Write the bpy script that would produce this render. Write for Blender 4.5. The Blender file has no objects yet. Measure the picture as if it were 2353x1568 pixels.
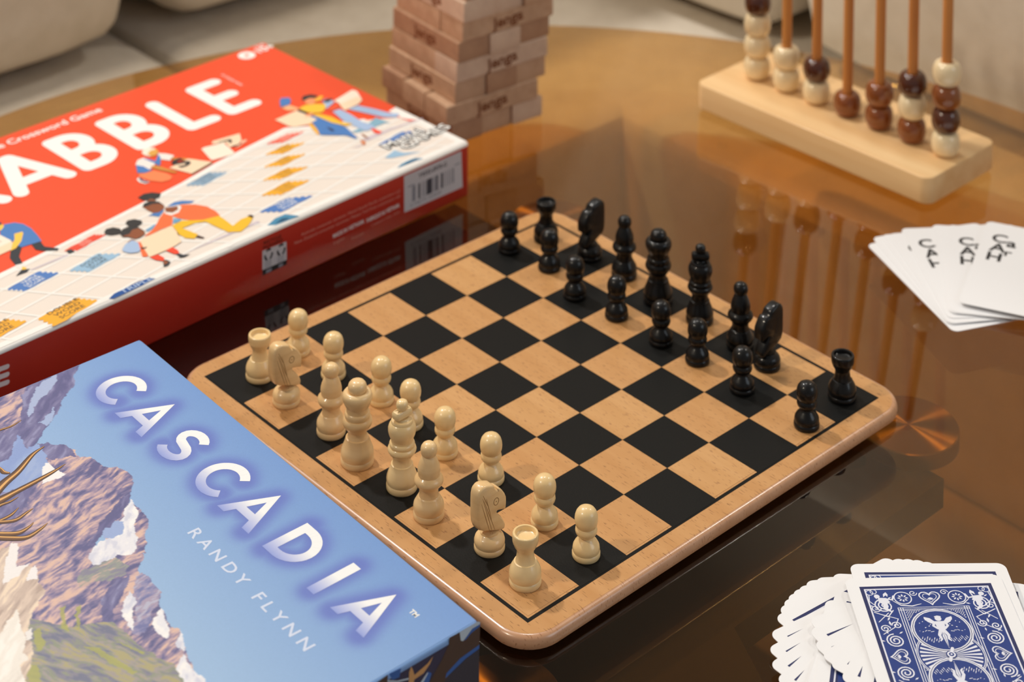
import bpy, math, random
import numpy as np
from math import sin, cos, pi, radians, sqrt, atan2, hypot
from mathutils import Vector, Matrix
from mathutils.geometry import tessellate_polygon

random.seed(7)
SC = bpy.context.scene
COL = SC.collection
U = 0.0272            # one chessboard square in metres; all plans below are drawn in squares
TZ = 0.42             # height of the glass table top above the floor
H0 = 0.265            # height of the chessboard face above the glass, in squares
FLOOR = -(TZ / U) - H0

def W(x, y, z):       # plan coordinates -> metres
    return Vector((x * U, y * U, (z + H0) * U + TZ))

# ------------------------------------------------------------------ camera
CAMR = ((0.0, 0.0, 0.0),) * 3
CAMP = (4691.35629, 1.53303235, 0.680521026, -0.626872694, -5.05537284, 18.0750163, 35.2938117, 1158.71989, -1536.38414)
def _rod(r):
    r = np.array(r); th = np.linalg.norm(r); k = r / th
    K = np.array([[0, -k[2], k[1]], [k[2], 0, -k[0]], [-k[1], k[0], 0]])
    return np.eye(3) + sin(th) * K + (1 - cos(th)) * K @ K
CR = _rod(CAMP[1:4]); CT = np.array(CAMP[4:7]); EYE = -CR.T @ CT
def ray(px, py):
    return CR.T @ np.array([(px - CAMP[7]) / CAMP[0], (py - CAMP[8]) / CAMP[0], 1.0])
def un(px, py, z):    # where a sight line meets the horizontal plane z
    d = ray(px, py); k = (z - EYE[2]) / d[2]
    p = EYE + k * d
    return (float(p[0]), float(p[1]))

cam = bpy.data.cameras.new('camera'); camo = bpy.data.objects.new('camera', cam); COL.objects.link(camo)
M = Matrix(((CR[0][0], -CR[1][0], -CR[2][0]), (CR[0][1], -CR[1][1], -CR[2][1]), (CR[0][2], -CR[1][2], -CR[2][2])))
camo.matrix_world = Matrix.Translation(W(*EYE)) @ M.to_4x4()
cam.sensor_width = 36; cam.sensor_fit = 'HORIZONTAL'
cam.lens = CAMP[0] * 36 / 2353
cam.shift_x = -(CAMP[7] - 1176.5) / 2353
cam.shift_y = (CAMP[8] - 784) / 2353
cam.clip_start = 0.01
cam.dof.use_dof = True; cam.dof.focus_distance = 30.3 * U; cam.dof.aperture_fstop = 12.5
SC.camera = camo

# ------------------------------------------------------------------ light
SC.view_settings.view_transform = 'Standard'; SC.view_settings.look = 'None'
SC.view_settings.exposure = -0.1; SC.view_settings.gamma = 1.0; SC.view_settings.use_curve_mapping = False
wd = bpy.data.worlds.new('room_air'); SC.world = wd; wd.use_nodes = True
wd.node_tree.nodes['Background'].inputs[0].default_value = (1.0, 0.99, 0.98, 1)
wd.node_tree.nodes['Background'].inputs[1].default_value = 0.21

def area(name, loc, target, size, watts, col, size_y=None, shape='DISK'):
    l = bpy.data.lights.new(name, 'AREA'); l.shape = shape; l.size = size
    if size_y: l.size_y = size_y
    l.energy = watts; l.color = col
    o = bpy.data.objects.new(name, l); COL.objects.link(o); o.location = loc
    o.rotation_euler = (Vector(target) - Vector(loc)).to_track_quat('-Z', 'Y').to_euler()
    return o
CEN = W(4, 4, 0)
area('downlight_or_fill', (CEN.x - 1.22, CEN.y - 0.02, 2.2), CEN, 0.12, 25, (1.0, 0.96, 0.90))
area('downlight_or_fill', (CEN.x - 0.55, CEN.y - 1.65, 2.2), CEN, 0.17, 20, (1.0, 0.86, 0.68))
area('downlight_or_fill', (CEN.x + 0.15, CEN.y + 1.5, 2.3), (CEN.x, CEN.y + .7, .4), 0.2, 8, (1.0, 0.94, 0.86))
area('downlight_or_fill', (CEN.x - 0.62, CEN.y + 0.55, 2.3), (CEN.x - .5, CEN.y + .45, .3), 0.25, 7.5, (1.0, 0.95, 0.88))  # added fill lamp above the sofa to brighten its seats, no known fitting there
area('window_light', (CEN.x + 2.3, CEN.y + 0.9, 1.75), CEN, 1.3, 15, (0.80, 0.90, 1.0), 1.2, 'RECTANGLE')

# ------------------------------------------------------------------ materials
def lin(c):
    return tuple(((v / 255) / 12.92 if v / 255 <= 0.04045 else ((v / 255 + 0.055) / 1.055) ** 2.4) for v in c)
_mc = {}
def mat(name, rgb, rough=0.5, metal=0.0, coat=0.0, spec=0.5, grain=None, bump=0.0, bscale=600, linear=False):
    if name in _mc: return _mc[name]
    m = bpy.data.materials.new(name); m.use_nodes = True; nt = m.node_tree; b = nt.nodes['Principled BSDF']
    c = rgb if linear else lin(rgb)
    b.inputs['Base Color'].default_value = (*c, 1); b.inputs['Roughness'].default_value = rough
    b.inputs['Metallic'].default_value = metal; b.inputs['Coat Weight'].default_value = coat
    b.inputs['Coat Roughness'].default_value = 0.08; b.inputs['Specular IOR Level'].default_value = spec
    tc = nt.nodes.new('ShaderNodeTexCoord')
    if grain:          # grain = (scale xyz, second colour, contrast lo, hi, amount)
        sc, c2, lo, hi = grain
        mp = nt.nodes.new('ShaderNodeMapping'); mp.inputs['Scale'].default_value = sc
        nz = nt.nodes.new('ShaderNodeTexNoise'); nz.inputs['Scale'].default_value = 1.0; nz.inputs['Detail'].default_value = 4
        cr = nt.nodes.new('ShaderNodeValToRGB'); e = cr.color_ramp.elements
        e[0].position = lo; e[0].color = (*c, 1); e[1].position = hi; e[1].color = (*lin(c2), 1)
        nt.links.new(tc.outputs['Object'], mp.inputs[0]); nt.links.new(mp.outputs[0], nz.inputs['Vector'])
        nt.links.new(nz.outputs[0], cr.inputs[0]); nt.links.new(cr.outputs[0], b.inputs['Base Color'])
    if bump:
        nz2 = nt.nodes.new('ShaderNodeTexNoise'); nz2.inputs['Scale'].default_value = bscale; nz2.inputs['Detail'].default_value = 3
        bp = nt.nodes.new('ShaderNodeBump'); bp.inputs['Strength'].default_value = bump; bp.inputs['Distance'].default_value = 0.0005
        nt.links.new(tc.outputs['Object'], nz2.inputs['Vector']); nt.links.new(nz2.outputs[0], bp.inputs['Height'])
        nt.links.new(bp.outputs[0], b.inputs['Normal'])
    _mc[name] = m
    return m

def beech(name, base, dark, fleck, rough=0.38, coat=0.25, seed=0.0, rot=0.0):
    if name in _mc: return _mc[name]
    m = bpy.data.materials.new(name); m.use_nodes = True; nt = m.node_tree; b = nt.nodes['Principled BSDF']
    N = nt.nodes.new; L = nt.links.new
    tc = N('ShaderNodeTexCoord'); mp = N('ShaderNodeMapping'); mp.inputs['Location'].default_value = (seed, seed * .7, 0)
    mp.inputs['Rotation'].default_value = (0, 0, rot); L(tc.outputs['Object'], mp.inputs[0])
    def noise(sc, det=3):
        k = N('ShaderNodeMapping'); k.inputs['Scale'].default_value = sc; L(mp.outputs[0], k.inputs[0])
        n = N('ShaderNodeTexNoise'); n.inputs['Scale'].default_value = 1; n.inputs['Detail'].default_value = det; L(k.outputs[0], n.inputs['Vector'])
        return n.outputs[0]
    r1 = N('ShaderNodeValToRGB'); e = r1.color_ramp.elements; e[0].position = .35; e[1].position = .68
    e[0].color = (*lin(base), 1); e[1].color = (*lin(dark), 1); L(noise((14, 130, 130)), r1.inputs[0])
    r2 = N('ShaderNodeValToRGB'); e = r2.color_ramp.elements; e[0].position = .70; e[1].position = .75
    e[0].color = (0, 0, 0, 1); e[1].color = (1, 1, 1, 1); L(noise((300, 1900, 800), 0), r2.inputs[0])
    mx = N('ShaderNodeMix'); mx.data_type = 'RGBA'; mx.inputs['B'].default_value = (*lin(fleck), 1)
    L(r2.outputs[0], mx.inputs['Factor']); L(r1.outputs[0], mx.inputs['A']); L(mx.outputs['Result'], b.inputs['Base Color'])
    b.inputs['Roughness'].default_value = rough; b.inputs['Coat Weight'].default_value = coat; b.inputs['Coat Roughness'].default_value = .15
    _mc[name] = m
    return m

def ink(rgb, rough=0.42):     # flat printed colour
    return mat('print_%02x%02x%02x' % tuple(int(v) for v in rgb), rgb, rough)

# ------------------------------------------------------------------ mesh helpers
class MB:
    def __init__(s): s.v = []; s.f = []; s.m = []; s.mats = []; s.n = 0
    def mi(s, m):
        if m not in s.mats: s.mats.append(m)
        return s.mats.index(m)
    def add(s, vs, fs, m):
        o = len(s.v); s.v += [tuple(v) for v in vs]; k = s.mi(m); s.n += 1
        for f in fs: s.f.append(tuple(i + o for i in f)); s.m.append(k)
    def box(s, x0, y0, z0, x1, y1, z1, m):
        s.add([(x0, y0, z0), (x1, y0, z0), (x1, y1, z0), (x0, y1, z0), (x0, y0, z1), (x1, y0, z1), (x1, y1, z1), (x0, y1, z1)],
              [(3, 2, 1, 0), (4, 5, 6, 7), (0, 1, 5, 4), (1, 2, 6, 5), (2, 3, 7, 6), (3, 0, 4, 7)], m)
    def lathe(s, prof, m, n=40, c=(0, 0)):
        vs = []; fs = []
        for r, z in prof:
            for k in range(n):
                a = 2 * pi * k / n; vs.append((c[0] + r * cos(a), c[1] + r * sin(a), z))
        for i in range(len(prof) - 1):
            for k in range(n):
                k2 = (k + 1) % n; fs.append((i * n + k, i * n + k2, (i + 1) * n + k2, (i + 1) * n + k))
        fs.append(tuple(range(n - 1, -1, -1))); fs.append(tuple((len(prof) - 1) * n + k for k in range(n)))
        s.add(vs, fs, m)
    def prism(s, outline, prof, m, closed=True):
        # outline: list of (x,y) ccw; prof: list of (inset, z): lofts the outline, inset towards the inside
        n = len(outline); nr = []
        for i in range(n):
            a = outline[i - 1]; c = outline[(i + 1) % n]; dx, dy = c[0] - a[0], c[1] - a[1]; l = hypot(dx, dy) or 1
            nr.append((dy / l, -dx / l))
        vs = []; fs = []
        for ins, z in prof:
            vs += [(p[0] - q[0] * ins, p[1] - q[1] * ins, z) for p, q in zip(outline, nr)]
        for i in range(len(prof) - 1):
            for k in range(n):
                k2 = (k + 1) % n; fs.append((i * n + k, i * n + k2, (i + 1) * n + k2, (i + 1) * n + k))
        fs.append(tuple(range(n - 1, -1, -1))); fs.append(tuple((len(prof) - 1) * n + k for k in range(n)))
        s.add(vs, fs, m)
    def build(s, name, parent=None, smooth=40, loc=None, rotz=0.0):
        me = bpy.data.meshes.new(name)
        me.from_pydata([(a * U, b * U, c * U) for a, b, c in s.v], [], s.f)
        for m in s.mats: me.materials.append(m)
        me.polygons.foreach_set('material_index', s.m)
        if smooth:
            me.polygons.foreach_set('use_smooth', [len(f) < 9 for f in s.f]); me.set_sharp_from_angle(angle=radians(smooth))
        me.update()
        return link(name, me, parent, loc, rotz)
def link(name, me, parent=None, loc=None, rotz=0.0):
    o = bpy.data.objects.new(name, me); COL.objects.link(o)
    if parent: o.parent = parent
    if loc is not None: o.location = loc
    if rotz: o.rotation_euler = (0, 0, rotz)
    return o
def thing(name, label, cat, loc, rotz=0.0, group=None):
    o = bpy.data.objects.new(name, None); COL.objects.link(o); o.empty_display_size = 0.01
    o.location = loc; o.rotation_euler = (0, 0, rotz); o['label'] = label; o['category'] = cat
    if group: o['group'] = group
    return o
def tag(o, label=None, cat=None, group=None, kind=None):
    if label: o['label'] = label
    if cat: o['category'] = cat
    if group: o['group'] = group
    if kind: o['kind'] = kind
    return o
def kids(o): return [c for c in ALLK.get(o.name, [])]
ALLK = {}
def dup(root, loc, rotz=0.0, label=None, group=None, swap=None):
    r = root.copy(); COL.objects.link(r); r.location = loc; r.rotation_euler = (0, 0, rotz)
    if label: r['label'] = label
    if group: r['group'] = group
    for ch in list(root.children):
        c = ch.copy(); COL.objects.link(c); c.parent = r
        if swap:
            c.data = swap(c.data)
        for g in list(ch.children):
            d = g.copy(); COL.objects.link(d); d.parent = c
            if swap: d.data = swap(d.data)
    return r
def rrect(x0, y0, x1, y1, r, n=6):
    out = []
    for cx, cy, a0 in ((x1 - r, y0 + r, -90), (x1 - r, y1 - r, 0), (x0 + r, y1 - r, 90), (x0 + r, y0 + r, 180)):
        for k in range(n + 1):
            a = radians(a0 + 90 * k / n); out.append((cx + r * cos(a), cy + r * sin(a)))
    return out

# ------------------------------------------------------------------ flat print on a plane
EPS = 0.0009          # one layer of ink, in squares
class Art:
    """thin print on a plane; point = O + a*A + b*B + layer*EPS*N (all in the local frame of the thing)"""
    def __init__(s, O, A, B, world=None):
        s.O = np.array(O, float); s.A = np.array(A, float); s.B = np.array(B, float); s.N = np.cross(s.A, s.B)
        s.world = world       # (origin xyz, rotz) of the thing in plan coordinates
        s.mb = MB(); s.l = 1; s.eps = EPS
    def px(s, x, y):
        w, rz = s.world
        Rz = np.array([[cos(rz), -sin(rz), 0], [sin(rz), cos(rz), 0], [0, 0, 1]])
        O = np.array(w) + Rz @ s.O; N = Rz @ s.N; d = ray(x, y)
        k = ((O - EYE) @ N) / (d @ N); p = EYE + k * d - O
        return (float(p @ (Rz @ s.A)), float(p @ (Rz @ s.B)))
    def wxy(s, x, y):
        w, rz = s.world; dx, dy = x - w[0], y - w[1]
        p = np.array([cos(rz) * dx + sin(rz) * dy, -sin(rz) * dx + cos(rz) * dy, 0]) - s.O
        return (float(p @ s.A), float(p @ s.B))
    def P(s, a, b, l): return tuple(s.O + a * s.A + b * s.B + (l + .9 * ((s.mb.n * .6180339) % 1.0)) * s.eps * s.N)
    def poly(s, pts, m, l=None):
        l = s.l if l is None else l
        tri = tessellate_polygon([[Vector((a, b, 0)) for a, b in pts]])
        fs = []
        for t in tri:
            (x0, y0), (x1, y1), (x2, y2) = [pts[i] for i in t]
            fs.append(tuple(t) if (x1 - x0) * (y2 - y0) - (x2 - x0) * (y1 - y0) > 0 else tuple(reversed(t)))
        s.mb.add([s.P(a, b, l) for a, b in pts], fs, m)
    def pp(s, pts, m, l=None, z=None):      # polygon given in photo pixels (optionally inside a zoom window x0,y0,scale)
        if z: pts = [(z[0] + a / z[2], z[1] + b / z[2]) for a, b in pts]
        s.poly([s.px(*q) for q in pts], m, l)
    def line(s, pts, w, m, l=None, cap=True, n=8):
        l = s.l if l is None else l
        ws = w if isinstance(w, (list, tuple)) else [w] * len(pts)
        if not cap:       # one mitred strip
            n_ = len(pts); vs = []
            for i in range(n_):
                p, q = pts[max(0, i - 1)], pts[min(n_ - 1, i + 1)]; dx, dy = q[0] - p[0], q[1] - p[1]; L = hypot(dx, dy) or 1
                vs += [(pts[i][0] + dy / L * ws[i] / 2, pts[i][1] - dx / L * ws[i] / 2), (pts[i][0] - dy / L * ws[i] / 2, pts[i][1] + dx / L * ws[i] / 2)]
            s.mb.add([s.P(a, b, l) for a, b in vs], [(2 * i, 2 * i + 2, 2 * i + 3, 2 * i + 1) for i in range(n_ - 1)], m)
            return
        for (a, b, wa, wb) in zip(pts, pts[1:], ws, ws[1:]):
            dx, dy = b[0] - a[0], b[1] - a[1]; L = hypot(dx, dy)
            if L < 1e-7: continue
            nx, ny = -dy / L / 2, dx / L / 2
            s.mb.add([s.P(*q, l) for q in ((a[0] - nx * wa, a[1] - ny * wa), (b[0] - nx * wb, b[1] - ny * wb), (b[0] + nx * wb, b[1] + ny * wb), (a[0] + nx * wa, a[1] + ny * wa))], [(0, 1, 2, 3)], m)
        rng = range(len(pts)) if cap else range(1, len(pts) - 1)
        for i in rng:
            r = ws[i] / 2
            if r < .004: continue
            s.mb.add([s.P(pts[i][0] + r * cos(2 * pi * k / n), pts[i][1] + r * sin(2 * pi * k / n), l) for k in range(n)], [tuple(range(n))], m)
    def disc(s, c, r, m, l=None, ry=None, n=28, rot=0):
        ry = ry or r
        s.poly([(c[0] + r * cos(2 * pi * k / n) * cos(rot) - ry * sin(2 * pi * k / n) * sin(rot), c[1] + r * cos(2 * pi * k / n) * sin(rot) + ry * sin(2 * pi * k / n) * cos(rot)) for k in range(n)], m, l)
    def text(s, txt, at, size, m, l=None, ang=0.0, bold=0.0, sx=1.0, align='LEFT', space=1.0):
        l = s.l if l is None else l
        me = glyphs(txt, bold, align, space)
        ca, sa = cos(ang), sin(ang); vs = []
        for x, y in me[0]:
            x *= size * sx; y *= size
            vs.append(s.P(at[0] + x * ca - y * sa, at[1] + x * sa + y * ca, l))
        s.mb.add(vs, me[1], m)
    def build(s, name, parent):
        return s.mb.build(name, parent, smooth=0)
_gc = {}
def glyphs(txt, bold, align, space):
    key = (txt, bold, align, space)
    if key not in _gc:
        cu = bpy.data.curves.new('t', 'FONT'); cu.body = txt; cu.size = 1; cu.offset = bold; cu.resolution_u = 3
        cu.align_x = align; cu.space_character = space; cu.fill_mode = 'FRONT'
        o = bpy.data.objects.new('t', cu); COL.objects.link(o)
        bpy.context.view_layer.update()
        me = bpy.data.meshes.new_from_object(o.evaluated_get(bpy.context.evaluated_depsgraph_get()))
        vs = [(v.co.x, v.co.y) for v in me.vertices]; fs = []
        for p in me.polygons:
            f = tuple(p.vertices); a = sum(vs[f[i - 1]][0] * vs[f[i]][1] - vs[f[i]][0] * vs[f[i - 1]][1] for i in range(len(f)))
            fs.append(f if a > 0 else f[::-1])
        _gc[key] = (vs, fs)
        bpy.data.objects.remove(o); bpy.data.curves.remove(cu); bpy.data.meshes.remove(me)
    return _gc[key]

# ================================================================== the room
m_floor = mat('oak_floor', (176, 138, 96), .5, grain=((3, 40, 3), (140, 104, 70), .4, .7))
m_wall = mat('painted_wall', (196, 186, 172), .9, bump=.1)
m_ceil = mat('ceiling_paint', (225, 220, 210), .95)
X0, X1, Y0, Y1 = -1.75, 3.0, -2.4, 1.75
def plane(name, vs, m):
    me = bpy.data.meshes.new(name); me.from_pydata(vs, [], [(0, 1, 2, 3)]); me.materials.append(m)
    return tag(link(name, me), kind='structure')
plane('floor', [(X0, Y0, 0), (X1, Y0, 0), (X1, Y1, 0), (X0, Y1, 0)], m_floor)
plane('wall_left', [(X0, Y0, 0), (X0, Y1, 0), (X0, Y1, 3.3), (X0, Y0, 3.3)], m_wall)
plane('wall_back', [(X0, Y1, 0), (X1, Y1, 0), (X1, Y1, 3.3), (X0, Y1, 3.3)], m_wall)

# ------------------------------------------------------------------ sofa
m_sofa = mat('sofa_linen', (226, 216, 200), .95, grain=((60, 60, 60), (214, 203, 186), .3, .75), bump=.7, bscale=900)
m_sofab = mat('sofa_cushion_linen', (222, 208, 188), .95, grain=((50, 50, 50), (210, 196, 174), .3, .75), bump=.7, bscale=900)
def pillow(x0, y0, z0, x1, y1, z1, r, m, name, parent, org, puff=0.0, n=10):
    """a stuffed, round-edged cushion"""
    mb = MB(); vs = []; fs = []
    cx, cy, cz = (x0 + x1) / 2, (y0 + y1) / 2, (z0 + z1) / 2; hx, hy, hz = (x1 - x0) / 2, (y1 - y0) / 2, (z1 - z0) / 2
    def surf(a, b, c):
        q = [a * hx, b * hy, c * hz]; core = [max(-h + r, min(h - r, v)) for v, h in zip(q, (hx, hy, hz))]
        d = [v - w for v, w in zip(q, core)]; L = sqrt(sum(t * t for t in d))
        if L > 1e-9: d = [t / L * r for t in d]
        pf = 1 + puff * (1 - abs(a) ** 2) * (1 - abs(b) ** 2) * (1 if abs(c) > .99 else 0) 
        pfx = 1 + puff * (1 - b * b) * (1 - c * c) * (1 if abs(a) > .99 else 0)
        pfy = 1 + puff * (1 - a * a) * (1 - c * c) * (1 if abs(b) > .99 else 0)
        return (cx + (core[0] + d[0]) * pfx, cy + (core[1] + d[1]) * pfy, cz + (core[2] + d[2]) * pf)
    t = [sin((2 * k / n - 1) * pi / 2) for k in range(n + 1)]
    idx = {}
    def vid(a, b, c):
        k = (round(a, 5), round(b, 5), round(c, 5))
        if k not in idx: idx[k] = len(vs); p = surf(a, b, c); vs.append((p[0] - org[0], p[1] - org[1], p[2] - org[2]))
        return idx[k]
    for i in range(n):
        for j in range(n):
            a, b, c, d = t[i], t[i + 1], t[j], t[j + 1]
            fs.append((vid(a, c, 1), vid(b, c, 1), vid(b, d, 1), vid(a, d, 1)))
            fs.append((vid(a, d, -1), vid(b, d, -1), vid(b, c, -1), vid(a, c, -1)))
            fs.append((vid(a, -1, c), vid(b, -1, c), vid(b, -1, d), vid(a, -1, d)))
            fs.append((vid(b, 1, c), vid(a, 1, c), vid(a, 1, d), vid(b, 1, d)))
            fs.append((vid(1, a, c), vid(1, b, c), vid(1, b, d), vid(1, a, d)))
            fs.append((vid(-1, b, c), vid(-1, a, c), vid(-1, a, d), vid(-1, b, d)))
    mb.add(vs, fs, m)
    return mb.build(name, parent, smooth=80)
ZS = -2.6
so = (-20, 20, FLOOR)
sofa = thing('corner_sofa', 'cream linen corner sofa wrapped around the far side of the glass table', 'sofa', W(*so))
for x0, y0, x1, y1 in ((-34, -40, -6.27, -14), (-34, -14, -6.27, 10.0), (-34, 10.0, -6.27, 36)):
    pillow(x0, y0 + .12, ZS - 5.2, x1, y1 - .12, ZS, .5, m_sofa, 'seat_cushion', sofa, so)
    pillow(x0, y0 + .1, FLOOR + 1.2, x1 - .1, y1 - .1, ZS - 5.3, .5, m_sofa, 'base', sofa, so)
for x0, x1 in ((-14, 18), (18, 40)):
    pillow(x0, 16.63, ZS - 5.2, x1, 36, ZS - .03, .5, m_sofa, 'seat_cushion', sofa, so)
    pillow(x0, 16.75, FLOOR + 1.2, x1, 36, ZS - 5.3, .5, m_sofa, 'base', sofa, so)
for y0, y1 in ((-38, -14), (-13.6, 9.4), (10.4, 22)):
    pillow(-31, y0, ZS + .3, -17.0, y1, ZS + 17, 1.4, m_sofab, 'back_cushion', sofa, so, .05)
for x0, x1 in ((-17, -5.9), (-5.2, 18), (18.4, 40)):
    pillow(x0, 21.7, ZS + .3, x1, 34, ZS + 17, 1.4, m_sofa, 'back_cushion', sofa, so, .05)
for x, y in ((-31, -37), (-8, -37), (-31, 33), (37, 33), (37, 19), (-8, 13)):
    mb = MB(); mb.lathe([(.7, FLOOR - so[2]), (.9, FLOOR + 1.25 - so[2])], mat('dark_wood_leg', (50, 38, 30), .5), 16, (x - so[0], y - so[1]))
    mb.build('leg', sofa)

# ------------------------------------------------------------------ glass table
def glass_mat(name, tint):
    m = bpy.data.materials.new(name); m.use_nodes = True; nt = m.node_tree; N = nt.nodes.new; L = nt.links.new
    nt.nodes.remove(nt.nodes['Principled BSDF']); out = nt.nodes['Material Output']
    g = N('ShaderNodeNewGeometry'); dp = N('ShaderNodeVectorMath'); dp.operation = 'DOT_PRODUCT'
    L(g.outputs['Incoming'], dp.inputs[0]); L(g.outputs['Normal'], dp.inputs[1])
    def ma(op, a, b=None):
        n = N('ShaderNodeMath'); n.operation = op
        for i, v in enumerate((a, b)):
            if v is None: continue
            if isinstance(v, (int, float)): n.inputs[i].default_value = v
            else: L(v, n.inputs[i])
        return n.outputs[0]
    c = ma('ABSOLUTE', dp.outputs['Value']); f = ma('POWER', ma('SUBTRACT', 1.0, c), 5.0)
    F = ma('ADD', ma('MULTIPLY', f, .91), .085)
    t = N('ShaderNodeBsdfTransparent'); t.inputs[0].default_value = (*tint, 1)
    gl = N('ShaderNodeBsdfGlossy'); gl.inputs['Roughness'].default_value = .012; gl.inputs['Color'].default_value = (1, .95, .88, 1)
    mx = N('ShaderNodeMixShader'); L(F, mx.inputs[0]); L(t.outputs[0], mx.inputs[1]); L(gl.outputs[0], mx.inputs[2]); L(mx.outputs[0], out.inputs[0])
    return m
m_glass = glass_mat('bronze_glass', (.88, .675, .39))
m_steel = bpy.data.materials.new('brushed_disc_metal'); m_steel.use_nodes = True
nt = m_steel.node_tree; b = nt.nodes['Principled BSDF']
b.inputs['Base Color'].default_value = (.34, .26, .16, 1); b.inputs['Metallic'].default_value = 1; b.inputs['Roughness'].default_value = .40
b.inputs['Anisotropic'].default_value = 1.0
tg = nt.nodes.new('ShaderNodeTangent'); tg.direction_type = 'RADIAL'; tg.axis = 'Z'; nt.links.new(tg.outputs[0], b.inputs['Tangent'])
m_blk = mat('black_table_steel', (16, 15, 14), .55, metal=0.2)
TC = (3.91, 3.89)
to = (TC[0], TC[1], FLOOR)
table = thing('coffee_table', 'large round bronze-tinted glass coffee table with steel joint discs under the top', 'table', W(*to))
mb = MB(); R = 15.97; zt = -H0 - FLOOR
mb.lathe([(R - .10, zt - .40), (R - .02, zt - .34), (R, zt - .30), (R, zt - .08), (R - .03, zt - .02), (R - .09, zt)], m_glass, 160)
mb.build('glass_top', table, 30)
zb = zt - .40
DISCS = [(8.25, 8.75), (-.9, 9.0), (8.25, -.75), (-.9, -.9)]
for x, y in DISCS:
    mb = MB(); mb.lathe([(.84, -.30), (.86, -.28), (.86, -.02), (.84, 0), (.0005, 0.0)], m_steel, 56)
    d = mb.build('joint_disc', table, 30, loc=((x - TC[0]) * U, (y - TC[1]) * U, (zb - .005) * U))
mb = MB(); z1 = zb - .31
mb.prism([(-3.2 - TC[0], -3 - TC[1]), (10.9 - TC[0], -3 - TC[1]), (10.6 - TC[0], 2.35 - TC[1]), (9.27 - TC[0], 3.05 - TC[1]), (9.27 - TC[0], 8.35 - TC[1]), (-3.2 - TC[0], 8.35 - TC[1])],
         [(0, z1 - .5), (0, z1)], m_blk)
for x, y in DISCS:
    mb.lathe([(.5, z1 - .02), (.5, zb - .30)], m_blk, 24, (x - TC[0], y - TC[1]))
mb.build('dark_slab', table, 20)  # dark slab; its stepped outline follows a dark area seen through the glass
mb = MB(); mb.box(-2.6, -2.6, 0, 2.6, 2.6, .5, m_blk); mb.box(-1.6, -1.6, .5, 1.6, 1.6, z1 - .5, m_blk); mb.build('pedestal', table, 20)

# ================================================================== chessboard
m_beech = beech('beech_wood', (203, 152, 98), (193, 140, 85), (158, 112, 68))
m_beechl = beech('beech_wood_pale', (208, 159, 105), (198, 147, 91), (168, 120, 76), seed=.31)
m_beechs = beech('beech_edge', (204, 156, 120), (194, 144, 106), (172, 122, 86), rough=.3, coat=.45)
m_bsq = mat('black_square_ink', (21, 21, 20), .5, spec=.14, bump=.15, bscale=1200)
board = thing('chessboard', 'beech chessboard with black and natural squares at the centre of the glass table', 'chessboard', W(0, 0, -H0))
mb = MB(); e0, e1 = -.50, 8.50
mb.prism(rrect(e0, e0, e1, e1, .62, 10), [(.05, .065), (.012, .085), (0, .115), (0, H0 - .10), (.018, H0 - .045), (.05, H0 - .012), (.095, H0)], m_beechs)
o = mb.build('frame', board, 35)
# the flat upper face is its own veneer
mb = MB(); mb.prism(rrect(e0 + .093, e0 + .093, e1 - .093, e1 - .093, .53, 10), [(0, H0 - .002), (0, H0 + .0012)], m_beech); mb.build('top_veneer', board, 35)
a = Art((0, 0, H0 + .0012), (1, 0, 0), (0, 1, 0))
for q in (((-.065, -.065), (8.065, -.065)), ((8.065, -.065), (8.065, 8.065)), ((8.065, 8.065), (-.065, 8.065)), ((-.065, 8.065), (-.065, -.065))):
    (xa, ya), (xb, yb) = q; w = .032
    a.poly([(min(xa, xb) - w, min(ya, yb) - w), (max(xa, xb) + w, min(ya, yb) - w), (max(xa, xb) + w, max(ya, yb) + w), (min(xa, xb) - w, max(ya, yb) + w)], m_bsq)
a.build('border_line', board)
sq_d = sq_l = None
for i in range(8):
    for j in range(8):
        dark = (i + j) % 2 == 0
        src = sq_d if dark else sq_l
        g = .0 if dark else .003
        x0, y0, x1, y1 = g, g, 1 - g, 1 - g
        loc = (i * U, j * U, (H0 + .0012) * U)
        if dark:
            # outer black squares run into the border line
            xa = -.065 if i == 0 else 0; xb = 1.065 if i == 7 else 1; ya = -.065 if j == 0 else 0; yb = 1.065 if j == 7 else 1
            mb = MB(); mb.box(xa, ya, 0, xb, yb, .004, m_bsq); mb.build('dark_square', board, 20, loc=loc)
        else:
            mb = MB(); mt = m_beech if random.random() < .6 else m_beechl
            mb.box(x0, y0, 0, x1, y1, .0035, mt)
            o = mb.build('light_square', board, 20, loc=loc)
m_rub = mat('rubber_foot', (25, 25, 25), .8)
for x, y in ((.2, .2), (7.8, .2), (.2, 7.8), (7.8, 7.8)):
    mb = MB(); mb.lathe([(.2, 0), (.22, .01), (.22, .07)], m_rub, 20, (x, y)); mb.build('foot', board)

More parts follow.
